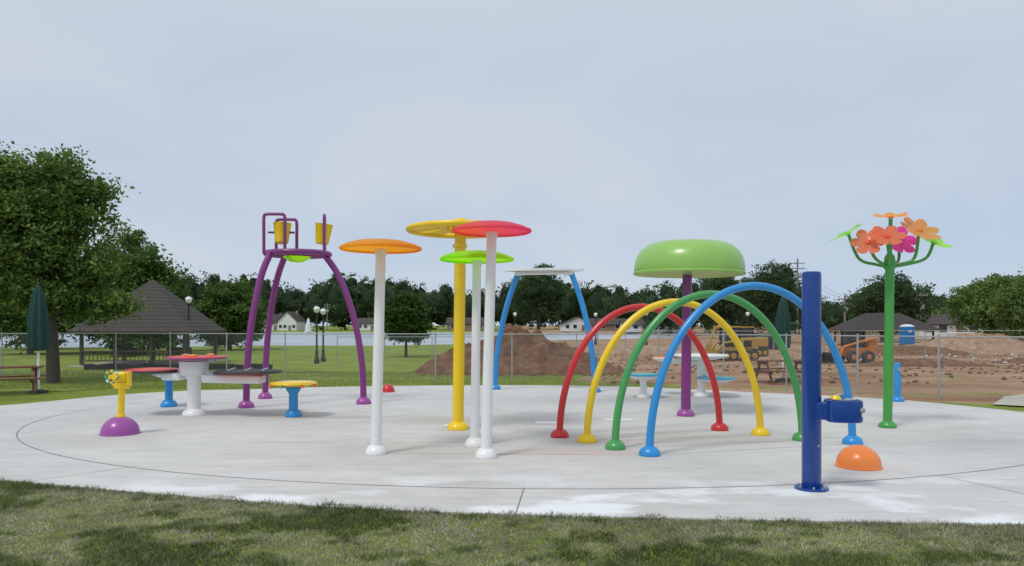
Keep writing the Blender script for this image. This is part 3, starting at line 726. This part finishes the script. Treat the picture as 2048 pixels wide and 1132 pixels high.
for (x_,y_,h_,w_) in [(-33,66,9.8,4.6),(-38,72,12.5,5.2),(-43,66,13,5.6),(-29.8,78,7.6,4.0),(-52,80,14,6)]:
    z_=float(hgt(x_,y_))
    tree("maple_tree",(x_,y_,z_),h_*0.6,0.22,[(0,0,h_*0.55,w_*0.8,w_*0.8,h_*0.36),(w_*0.35,0,h_*0.42,w_*0.55,w_*0.6,h_*0.25),(-w_*0.35,0,h_*0.45,w_*0.55,w_*0.6,h_*0.28),(0.1*w_,0,h_*0.8,w_*0.42,w_*0.42,h_*0.18),(0,0,h_*0.2,w_*0.8,w_*0.7,h_*0.17)],480,44,0.70,0.17,(0.045,0.095,0.020),(0.15,0.24,0.055),8,(0,0),0.4)
z_=float(hgt(-8.6,60))
tree("ornamental_tree",(-8.6,60,z_),2.9,0.11,[(0,0,3.3,1.75,1.7,1.7),(0.4,0,2.2,1.6,1.4,1.0),(-0.7,0,2.4,1.3,1.2,1.1),(0,0,4.5,0.9,0.9,0.8)],440,46,0.36,0.12,(0.028,0.065,0.012),(0.085,0.16,0.03),8)

sk_s=[-1.3,-.523,-.489,-.455,-.439,-.388,-.341,-.314,-.286,-.259,-.219,-.192,-.158,-.118,-.084,-.057,-.016,.004,.034,.065,.092,.159,.2,.24,.274,.328,.355,.389,.406,.443,.463,.484,.518,.558,.592,.609,.632,.686,1.3]
sk_e=[.11,.102,.098,.084,.068,.076,.078,.060,.052,.064,.069,.073,.067,.059,.056,.052,.060,.073,.080,.073,.060,.059,.058,.065,.073,.079,.082,.074,.041,.034,.051,.069,.071,.057,.041,.057,.064,.068,.09]
groups={'far':[], 'right':[]}
R2=np.random.default_rng(5)
s=-1.25
while s<1.25:
    far = s<0.19
    for row in range(2):
        D=(R2.uniform(315,345) if row==0 else R2.uniform(350,380)) if far else (R2.uniform(150,185) if row==0 else R2.uniform(190,225))
        ss=s+R2.uniform(-.006,.006)
        e=np.interp(ss,sk_s,sk_e); rel=R2.uniform(0.72,1.0) if row==0 else R2.uniform(0.86,1.07)
        zt=1.62+e*D*rel; w=D*R2.uniform(0.013,0.022)
        base=-0.6
        hh=zt-base
        big=(ss*D,D,base+hh*0.5,w,w,hh*0.48)
        groups['far' if far else 'right']+= [big,(ss*D+R2.uniform(-1,1)*w*.6,D-w*.3,base+hh*R2.uniform(.25,.5),w*.8,w*.7,hh*.28),(ss*D+R2.uniform(-.6,.6)*w,D,base+hh*R2.uniform(.7,.84),w*.5,w*.5,hh*.16)]
    s+=0.017
for k_,nc,cr,lf in (('far',13000,1.6,0.55),('right',8500,1.0,0.33)):
    V,F,C,c=leafcloud(groups[k_],nc,17,cr,lf,(0.035,0.07,0.028),(0.12,0.185,0.065),0.3,0.3)  # leaf colours lightened, with distance haze put into them
    o=fast("distant_trees",V,F,'leaf',C)
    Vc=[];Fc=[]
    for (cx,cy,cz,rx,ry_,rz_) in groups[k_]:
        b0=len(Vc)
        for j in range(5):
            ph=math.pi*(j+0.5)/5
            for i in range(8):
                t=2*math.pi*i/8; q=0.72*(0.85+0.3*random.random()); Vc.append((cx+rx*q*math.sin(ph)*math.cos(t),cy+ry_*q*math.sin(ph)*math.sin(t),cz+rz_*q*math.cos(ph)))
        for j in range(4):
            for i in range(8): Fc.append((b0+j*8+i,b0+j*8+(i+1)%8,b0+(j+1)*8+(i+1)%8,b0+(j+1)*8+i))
    fast("dark_crown_cores",Vc,Fc,'leaf',np.full((len(Vc),3),(0.028,0.055,0.022)),o)  # added dark cores fill the crowns' shaded interior and block see-through
dkA,dkB=(0.028,0.06,0.022),(0.095,0.15,0.055)
for (s_,D,e_,w_,ca,cb) in [(.352,95,.090,4.6,dkA,dkB),(.51,110,.072,6.2,dkA,dkB),(.65,80,.072,5.0,(0.07,0.13,0.03),(0.22,0.33,0.09)),(.71,70,.08,4.6,(0.07,0.13,0.03),(0.22,0.33,0.09)),(.283,120,.071,5.5,dkA,dkB),(.036,300,.084,13,dkA,dkB)]:
    z_=float(hgt(s_*D,D)); h_=1.62+e_*D-z_
    tree("oak_tree",(s_*D,D,z_),h_*0.6,h_*0.025,[(0,0,h_*0.62,w_*0.72,w_*0.7,h_*0.27),(w_*0.45,0,h_*0.48,w_*0.5,w_*0.5,h_*0.2),(-w_*0.5,0,h_*0.5,w_*0.5,w_*0.5,h_*0.22),(0.1*w_,0,h_*0.84,w_*0.4,w_*0.4,h_*0.14),(0,0,h_*.3,w_*.7,w_*.6,h_*.2)],400,38,w_*0.13,w_*0.03,ca,cb,10,(0,0),0.4)

# ------------------------------------------------------------------ pavilions
def pavilion(loc,hw,hd,eave,apex,ridge=0.0,rz=0.0,name="park_pavilion",rail=True):
    r=root(name,loc,rz)
    V=[(-hw,-hd,eave),(hw,-hd,eave),(hw,hd,eave),(-hw,hd,eave),(-ridge,0,apex),(ridge+0.001,0,apex)]
    mesh("roof",V,[(0,1,5,4),(1,2,5),(2,3,4,5),(3,0,4),(3,2,1,0)],'shingle',r)
    for k_ in range(1,14):
        t=k_/14; z_=eave+(apex-eave)*t+0.01
        a_=hw*(1-t)+ridge*t; b_=hd*(1-t)
        tube("shingle_course",[(-a_,-b_,z_),(a_,-b_,z_),(a_,b_,z_),(-a_,b_,z_)],0.012,'shingle',r,4,0,True)
    for y0 in (-hd,hd): box("fascia",(2*hw+0.04,0.05,0.2),(0,y0,eave-0.10),'dkwood',r)
    for x0 in (-hw,hw): box("fascia",(0.05,2*hd-0.06,0.2),(x0,0,eave-0.10),'dkwood',r)
    for sx in (-0.85,-0.3,0.3,0.85):
        for sy in (-0.85,0.85): box("post",(0.18,0.18,eave-0.05),(sx*hw,sy*hd,(eave-0.05)/2-0.1),'dkwood',r)
    box("floor_slab",(2*hw,2*hd,0.12),(0,0,0.0),'path',r)
    if rail:
        for zz in (0.35,0.95): box("rail",(1.7*hw,0.06,0.08),(0,-0.88*hd,zz),'dkwood',r)
        for i in range(26): box("baluster",(0.04,0.04,0.6),(-0.85*hw+i*1.7*hw/25,-0.88*hd,0.65),'dkwood',r)
        for sx in (-0.5,0.45): box("bench_seat",(1.6,0.4,0.06),(sx*hw,0,0.5),'dkwood',r); box("bench_back",(1.6,0.06,0.5),(sx*hw,0.22,0.85),'dkwood',r)
    return r
z_=float(hgt(-24.3,50)); pavilion((-24.3,50,z_),3.75,3.4,1.25-z_,4.65-z_,0.12,0.06)
z_=float(hgt(47.6,95)); pavilion((47.6,95,z_),5.6,3.6,1.05-z_,3.15-z_,2.2,0.0,rail=False)

def house(name,loc,w,d,hw,hr,wall,roof='shingle',rz=0.0,front_gable=False):
    r=root(name,loc,rz)
    box("walls",(w,d,hw),(0,0,hw/2),wall,r)
    o=0.5
    if front_gable:
        V=[(-w/2,-d/2,hw),(w/2,-d/2,hw),(0,-d/2,hw+hr*0.97)]; mesh("gable",V,[(0,1,2)],wall,r)
        V=[(-w/2-o,-d/2-o,hw-0.2),(0,-d/2-o,hw+hr),(w/2+o,-d/2-o,hw-0.2),(-w/2-o,d/2+o,hw-0.2),(0,d/2+o,hw+hr),(w/2+o,d/2+o,hw-0.2)]
        F=[(0,1,4,3),(1,2,5,4)]
    else:
        for sx in (-1,1): mesh("gable",[(sx*w/2,-d/2,hw),(sx*w/2,d/2,hw),(sx*w/2,0,hw+hr*0.95)],[(0,1,2)],wall,r)
        V=[(-w/2-o,-d/2-o,hw-0.2),(w/2+o,-d/2-o,hw-0.2),(w/2+o,0,hw+hr),(-w/2-o,0,hw+hr),(w/2+o,d/2+o,hw-0.2),(-w/2-o,d/2+o,hw-0.2)]
        F=[(0,1,2,3),(3,2,4,5)]
    ro=mesh("roof",V,F,roof,r); m_=ro.modifiers.new("s",'SOLIDIFY'); m_.thickness=0.2
    for i,fx in enumerate((-0.36,-0.12,0.14,0.36)):
        if i==2: box("door",(1.1,0.08,2.1),(fx*w,-d/2-0.03,1.05),'brick',r)
        else:
            box("window_frame",(1.5,0.06,1.5),(fx*w,-d/2-0.02,1.7),'siding',r); box("window",(1.25,0.06,1.25),(fx*w,-d/2-0.05,1.7),'glass',r)
    box("chimney",(0.8,0.8,1.6),(w*0.25,d*0.1,hw+hr*0.9),'brick',r)
for (s_,D,w,hw,hr,wall,fg) in [(-.298,304,8,4.0,3.8,'siding',True),(-.322,306,10,3.4,3.4,'siding',False),(-.411,304,11,3.4,3.0,'brick',False),(-.19,304,10,3.0,2.2,'siding',False),
                               (-.06,304,16,3.0,2.4,'brick',False),(.088,262,11,2.6,2.4,'siding',True),(.125,255,10,2.6,2.0,'brick',False),(.205,215,8.5,2.4,2.8,'siding',True),(.17,230,10,2.4,1.8,'siding',False),(.58,130,10,2.6,1.6,'siding',False)]:
    z_=float(hgt(s_*D,D)); house("suburban_house",(s_*D,D,z_),w,8,hw,hr,wall,'shingle',random.uniform(-.2,.2),fg)

def lamp(x_,y_,h):
    z_=float(hgt(x_,y_)); r=root("street_lamp",(x_,y_,z_))
    lathe("pole",[(0.18,0),(0.18,0.25),(0.12,0.35),(0.10,0.8),(0.065,0.95),(0.055,h-0.55),(0.10,h-0.5),(0.12,h-0.42)],'black',r,seg=16)
    lathe("globe",[(0.10,h-0.42),(0.19,h-0.28),(0.22,h-0.15),(0.16,h-0.03),(0.05,h+0.02)],'globe',r,seg=20)
    lathe("finial",[(0.06,h+0.02),(0.05,h+0.06),(0.0,h+0.14)],'black',r,seg=12)
lamp(-21.2,48.5,4.45); lamp(-13.2,50,3.85); lamp(-13.4,52.5,3.75); lamp(0.35,85,4.0); lamp(25.5,80,3.6); lamp(14.9,82,3.7); lamp(9.5,84,3.6)
def umbrella(x_,y_,h,z0_):
    r=root("patio_umbrella",(x_,y_,float(hgt(x_,y_))))
    tube("pole",[(0,0,0),(0,0,h*0.5)],0.03,'white',r,12)
    lathe("folded_canopy",[(0.10,z0_),(0.19,z0_+0.03),(0.215,z0_+0.35),(0.19,z0_+0.9),(0.12,h-0.25),(0.05,h-0.05),(0.0,h)],'canvas',r,seg=64,fold=lambda a_,z_:1+0.13*math.cos(8*a_)+0.04*math.sin(3*a_+z_*4))
    lathe("finial",[(0.02,h-0.01),(0.025,h+0.02),(0,h+0.06)],'black',r,seg=10)
    lathe("base",[(0.22,0),(0.22,0.05),(0.05,0.09)],'darkrubber',r,seg=20)
umbrella(-11.4,17.8,2.62,1.02); umbrella(7.95,21.7,2.5,0.95)
def picnic(x_,y_,rz,sc=1.0):
    r=root("picnic_table",(x_,y_,float(hgt(x_,y_))),rz,sc)
    for i in range(5): box("top_plank",(1.8,0.135,0.04),(0,-0.29+i*0.145,0.74),'wood',r,(0,0,0),0.005)
    for s_ in (-1,1):
        for j in range(2): box("seat_plank",(1.8,0.13,0.04),(0,s_*(0.62+j*0.14),0.44),'wood',r,(0,0,0),0.005)
    for x0 in (-0.65,0.65):
        box("cross_beam",(0.045,1.5,0.09),(x0,0,0.375),'wood',r); box("top_beam",(0.045,0.7,0.08),(x0,0,0.675),'wood',r)
        for s_ in (-1,1): box("leg",(0.045,0.09,0.88),(x0+0.046,s_*0.45,0.37),'wood',r,(s_*math.radians(31),0,0))
picnic(-12.05,17.6,0.5,0.85); picnic(7.6,20.9,0.1,0.85)
r=root("notice_board",(8.15,20.2,float(hgt(8.15,20.2))),0.1); box("board",(0.34,0.02,0.28),(0,0,0.24),'siding',r); box("frame_leg",(0.03,0.03,0.24),(-0.12,0.03,0.12),'black',r); box("frame_leg",(0.03,0.03,0.24),(0.12,0.03,0.12),'black',r)
for i in range(3): box("lettering_bar",(0.24-0.05*i,0.004,0.03),(0,-0.013,0.31-i*0.07),'black',r)

def heap(name,x_,y_,rx,ry_,h,mat,seed,sub=70):
    u=np.linspace(-1,1,sub); U,W=np.meshgrid(u,u); rr=np.sqrt(U*U+W*W)
    prof=np.clip(1-rr**1.25,0,1)**0.85
    nz=vnoise(U,W,3.0,seed)*0.5+vnoise(U,W,8,seed+1)*0.28+vnoise(U,W,20,seed+2)*0.22
    Z=h*prof*(0.5+1.0*nz)+ (nz-0.5)*0.16*(prof>0)*h -0.05*h*(prof<=0)
    Xw=x_+U*rx; Yw=y_+W*ry_; Zw=hgt(Xw,Yw)+Z-0.02-(prof<=0)*0.15
    id_=np.arange(sub*sub).reshape(sub,sub); F=np.stack([id_[:-1,:-1].ravel(),id_[:-1,1:].ravel(),id_[1:,1:].ravel(),id_[1:,:-1].ravel()],1)
    return fast(name,np.stack([Xw.ravel(),Yw.ravel(),Zw.ravel()],1),F,mat)
heap("dirt_pile",0.1,27.3,3.7,2.6,1.5,'soil',31,120)
heap("dirt_pile",-1.6,27.6,2.2,1.8,0.9,'soil',35,80)
heap("dirt_pile",2.2,27.0,2.2,1.6,0.7,'soil',37,80)
heap("dirt_pile",37,58,6,3,1.1,'soil2',41); heap("dirt_pile",29,56,6,2.5,0.7,'soil',44); heap("dirt_pile",13,60,7,3,0.7,'soil2',47); heap("dirt_pile",33,43,5,2,0.6,'soil',50); heap("dirt_pile",21,38,4,1.6,0.45,'soil',53); heap("dirt_pile",44,70,8,4,1.3,'soil2',56)
def rubble(name,n_,xr,yr,smin,smax,mat,cond=None):
    V=[];F=[]
    for i in range(n_):
        x_=random.uniform(*xr); y_=random.uniform(*yr)
        if cond and not cond(x_,y_): continue
        s_=random.uniform(smin,smax); z_=float(hgt(x_,y_)); b0=len(V)
        for dx,dy,dz in [(1,0,0),(-1,0,0),(0,1,0),(0,-1,0),(0,0,.7),(0,0,-.7)]:
            k_=s_*random.uniform(.6,1.2); V.append((x_+dx*k_,y_+dy*k_,z_+dz*k_+s_*0.2))
        for f_ in [(0,2,4),(2,1,4),(1,3,4),(3,0,4),(2,0,5),(1,2,5),(3,1,5),(0,3,5)]: F.append(tuple(b0+q for q in f_))
    fast(name,V,F,mat)
rubble("soil_clods",1500,(2.5,40),(20.5,60),0.03,0.12,'soil',lambda x_,y_: x_>0.1*y_)
rubble("broken_concrete",150,(20,42),(40,66),0.08,0.24,'path')
rubble("gravel",500,(-3,4),(24,27),0.02,0.07,'soil')

def track(parent,y0,L,hh,w,mat='darkrubber'):
    V=[];n_=28;P=[]
    for i in range(n_):
        t=2*math.pi*i/n_; P.append(((L/2-hh/2)*(1 if math.cos(t)>0 else -1)+hh/2*math.cos(t), hh/2+hh/2*math.sin(t)))
    for yy in (y0-w/2,y0+w/2):
        for (a_,b_) in P: V.append((a_,yy,b_))
    F=[tuple(range(n_)),tuple(range(2*n_-1,n_-1,-1))]+[(i,n_+i,n_+(i+1)%n_,(i+1)%n_) for i in range(n_)]
    mesh("track",V,F,mat,parent)
    for i in range(5):
        x_=-L/2+hh/2+i*(L-hh)/4; lathe("road_wheel",[(hh*0.3,0),(hh*0.3,0.03),(hh*0.15,0.05)],'machine',parent,(x_,y0-w/2-0.001,hh*0.48),(math.radians(90),0,0),16)
def cab(parent,x_,y_,z_,w,d,h,mat):
    box("cab_roof",(w*1.05,d*1.05,0.1),(x_,y_,z_+h),mat,parent,(0,0,0),0.02)
    for sx in (-1,1):
        for sy in (-1,1): box("cab_pillar",(0.09,0.09,h-0.05),(x_+sx*(w/2-0.05),y_+sy*(d/2-0.05),z_+h/2-0.025),'black',parent)
    box("cab_glass",(w-0.12,d-0.12,h*0.5),(x_,y_,z_+h*0.68),'glass',parent)
    box("cab_lower",(w-0.1,d-0.1,h*0.4),(x_,y_,z_+h*0.21),'black',parent); box("seat",(0.4,0.4,0.5),(x_,y_,z_+h*0.3),'black',parent)
def at(s_,D): return (s_*D,D,float(hgt(s_*D,D)))
r=root("crawler_loader",at(.300,47),0.15)
track(r,-0.75,2.5,0.62,0.4); track(r,0.75,2.5,0.62,0.4)
box("chassis",(1.9,1.0,0.5),(0,0,0.6),'machine',r,(0,0,0),0.04); box("engine_hood",(1.0,1.15,0.7),(0.65,0,1.05),'machine',r,(0,0,0),0.06)
box("grille",(0.5,0.02,0.4),(0.65,-0.585,1.05),'black',r)
cab(r,-0.25,0,0.85,1.0,1.1,1.25,'machine'); tube("exhaust",[(0.9,0.3,1.4),(0.9,0.3,1.85)],0.04,'black',r,8)
for sy in (-0.5,0.5): tube("lift_arm",[(0.2,sy,1.25),(-0.9,sy,1.1),(-1.5,sy,0.45)],0.08,'machine',r,8)
V=[(-1.5,-0.95,0.1),(-2.05,-0.95,0.05),(-1.6,-0.95,0.75),(-1.5,0.95,0.1),(-2.05,0.95,0.05),(-1.6,0.95,0.75)]
mesh("bucket",V,[(0,1,4,3),(0,3,5,2),(0,2,1),(3,4,5)],'machine',r)
def excavator(loc,rz,mat,sc=1.0):
    r=root("excavator",loc,rz,sc)
    track(r,-0.8,2.7,0.65,0.45); track(r,0.8,2.7,0.65,0.45)
    lathe("turntable",[(0.5,0.6),(0.5,0.8)],'black',r,seg=24)
    box("house",(2.3,1.9,0.75),(0.25,0,1.18),mat,r,(0,0,0),0.08); box("counterweight",(0.5,1.9,0.85),(1.55,0,1.2),'black',r,(0,0,0),0.12)
    cab(r,-0.4,-0.5,1.0,1.0,0.8,1.4,mat)
    tube("boom",[(-0.7,0.3,1.3),(-1.6,0.3,2.5),(-2.8,0.3,2.3)],[0.2,0.14],mat,r,6,5); tube("stick",[(-2.7,0.3,2.5),(-3.2,0.3,1.0)],[0.14,0.09],mat,r,6)
    mesh("bucket",[(-3.4,0,1.0),(-3.0,0,1.0),(-2.8,0,0.5),(-3.3,0,0.45),(-3.4,0.6,1.0),(-3.0,0.6,1.0),(-2.8,0.6,0.5),(-3.3,0.6,0.45)],[(0,1,2,3),(7,6,5,4),(0,4,5,1),(3,7,4,0),(2,6,7,3)],mat,r)
excavator(at(.318,52),0.2,'machine',0.85)
excavator(at(.352,66),2.9,'dkgreen',0.9)
r=root("skid_steer_loader",at(.462,44),0.1)
for x_ in (-0.5,0.45):
    for sy in (-0.75,0.75):
        lathe("wheel",[(0.15,-0.13),(0.33,-0.13),(0.37,-0.09),(0.37,0.09),(0.33,0.13),(0.15,0.13)],'darkrubber',r,(x_,sy,0.37),(math.radians(90),0,0),24); lathe("wheel_hub",[(0.15,0.0),(0.15,0.14),(0.06,0.16)],'machine_o',r,(x_,sy,0.37),(math.radians(90),0,0),16)
box("body",(1.9,1.2,0.55),(0.05,0,0.65),'machine_o',r,(0,0,0),0.05); box("engine_cover",(0.6,1.2,0.5),(0.85,0,1.1),'machine_o',r,(0,0,0),0.05)
cab(r,-0.05,0,0.85,1.0,0.95,1.0,'black')
for sy in (-0.68,0.68): tube("lift_arm",[(0.95,sy,1.45),(0.0,sy,1.25),(-1.05,sy,0.95),(-1.25,sy,0.35)],0.08,'machine_o',r,8)
mesh("bucket",[(-1.3,-0.9,0.08),(-1.95,-0.9,0.05),(-1.4,-0.9,0.6),(-1.3,0.9,0.08),(-1.95,0.9,0.05),(-1.4,0.9,0.6)],[(0,1,4,3),(0,3,5,2),(0,2,1),(3,4,5)],'black',r)
r=root("portable_toilet",at(.534,83)); box("cabin",(1.15,1.15,2.0),(0,0,1.05),'toilet',r,(0,0,0),0.04); box("door",(0.8,0.04,1.8),(0,-0.59,1.0),'toilet',r,(0,0,0),0.015); box("sign",(0.4,0.02,0.25),(0,-0.625,1.55),'siding',r)
lathe("roof",[(0.8,2.04),(0.78,2.12),(0.45,2.28),(0,2.33)],'drain',r,(0,0,0),(0,0,math.pi/4),4,False); box("skid_base",(1.25,1.25,0.1),(0,0,0.02),'black',r); tube("vent",[(0.4,0.4,2.0),(0.4,0.4,2.6)],0.05,'black',r,8)
r=root("utility_trailer",at(.60,78)); box("deck",(4.5,1.9,0.15),(0,0,0.65),'black',r); box("cargo",(2.2,1.5,0.8),(0.6,0,1.13),'siding',r,(0,0,0),0.05)
for x_ in (-0.5,0.4): lathe("wheel",[(0.2,-0.1),(0.36,-0.1),(0.36,0.1),(0.2,0.1)],'darkrubber',r,(x_,-1.0,0.36),(math.radians(90),0,0),20)
tube("tow_bar",[(-2.2,0,0.6),(-3.3,0,0.5)],0.05,'black',r,6)

def upole(s_,D,top):
    x_=s_*D; z_=float(hgt(x_,D)); r=root("utility_pole",(x_,D,z_)); h=top-z_
    tube("pole",[(0,0,0),(0,0,h)],[0.22,0.14],'utility',r,8)
    for k_ in (0.9,1.9): box("crossarm",(2.6,0.15,0.15),(0,-0.2,h-k_),'utility',r)
    for xx in (-1.1,-0.4,0.4,1.1):
        for k_ in (0.9,1.9): lathe("insulator",[(0.06,h-k_+0.08),(0.07,h-k_+0.2),(0.02,h-k_+0.28)],'globe',r,(xx,-0.2,0),seg=8)
    lathe("transformer",[(0.25,h-3.6),(0.28,h-3.5),(0.28,h-2.7),(0.2,h-2.6)],'steel',r,(0.4,-0.1,0),seg=12)
    return (x_,D,h+z_-0.7)
tp=[upole(.386,140,14.2),upole(.45,150,7.8),upole(.553,150,8.5),upole(-.25,300,10.5),upole(.70,160,11)]
wr=root("power_line",(0,0,0))
for a_,b_ in ((0,1),(1,2),(2,4)):
    for off in (-0.8,0.8):
        P=[]
        for i in range(11):
            t=i/10; P.append((tp[a_][0]*(1-t)+tp[b_][0]*t+off*.3,tp[a_][1]*(1-t)+tp[b_][1]*t,tp[a_][2]*(1-t)+tp[b_][2]*t-1.2*math.sin(math.pi*t)+off*.3))
        tube("wire",P,0.025,'black',wr,4)

# ------------------------------------------------------------------ sky and light
w=bpy.data.worlds.new("World"); scene.world=w; w.use_nodes=True; nt=w.node_tree
bg=nt.nodes["Background"]; bg.inputs[1].default_value=0.10
sky=N(nt,"ShaderNodeTexSky"); sky.sky_type='NISHITA'; sky.sun_disc=False
el=math.radians(58); az=math.radians(222)
sky.sun_elevation=el; sky.sun_rotation=az
tc=N(nt,"ShaderNodeTexCoord"); sp=N(nt,"ShaderNodeSeparateXYZ"); nt.links.new(tc.outputs["Generated"],sp.inputs[0])
rp=N(nt,"ShaderNodeValToRGB"); nt.links.new(sp.outputs[2],rp.inputs[0])
e=rp.color_ramp.elements; e.new(.2); e.new(.42)
for q,(p,c_) in zip(e,[(0.0,(.53,.655,.81)),(0.16,(.455,.565,.725)),(0.40,(.58,.655,.75)),(1.0,(.70,.75,.81))]): q.position=p; q.color=(*c_,1)
mp=N(nt,"ShaderNodeMapping"); mp.inputs["Scale"].default_value=(1.0,1.0,2.6); mp.inputs["Location"].default_value=(3.1,0.4,0.2); nt.links.new(tc.outputs["Generated"],mp.inputs[0])
cl=N(nt,"ShaderNodeTexNoise"); cl.inputs["Scale"].default_value=2.4; cl.inputs["Detail"].default_value=7; cl.inputs["Roughness"].default_value=0.52; cl.inputs["Distortion"].default_value=0.5; nt.links.new(mp.outputs[0],cl.inputs["Vector"])
mr=N(nt,"ShaderNodeMapRange"); mr.inputs[1].default_value=.32; mr.inputs[2].default_value=.68; mr.inputs[3].default_value=0.0; mr.inputs[4].default_value=0.9; nt.links.new(cl.outputs["Fac"],mr.inputs[0])
mc=N(nt,"ShaderNodeMixRGB"); mc.inputs[2].default_value=(.625,.685,.765,1); nt.links.new(mr.outputs[0],mc.inputs[0]); nt.links.new(rp.outputs[0],mc.inputs[1])
ml=N(nt,"ShaderNodeMixRGB",blend_type='MULTIPLY'); ml.inputs[0].default_value=1; ml.inputs[2].default_value=(10,10,10,1); nt.links.new(mc.outputs[0],ml.inputs[1])
mf=N(nt,"ShaderNodeMixRGB"); mf.inputs[0].default_value=0.94; nt.links.new(sky.outputs[0],mf.inputs[1]); nt.links.new(ml.outputs[0],mf.inputs[2])
nt.links.new(mf.outputs[0],bg.inputs[0])
sd=bpy.data.lights.new("sun",'SUN'); sd.energy=1.5; sd.angle=math.radians(12); sd.color=(1,.96,.90)
so=link(bpy.data.objects.new("sun",sd)); d=Vector((math.sin(az)*math.cos(el),math.cos(az)*math.cos(el),math.sin(el)))
so.rotation_euler=d.to_track_quat('Z','Y').to_euler(); so.location=(0,0,30)

cd=bpy.data.cameras.new("camera"); cd.lens=26.0; cd.sensor_width=36; cd.shift_y=84/2048; cd.clip_start=0.1; cd.clip_end=6000
co=link(bpy.data.objects.new("camera",cd)); co.location=(0,0,1.62); co.rotation_euler=(math.radians(90),0,0)
scene.camera=co
scene.view_settings.view_transform='Standard'; scene.view_settings.look='None'; scene.view_settings.exposure=0
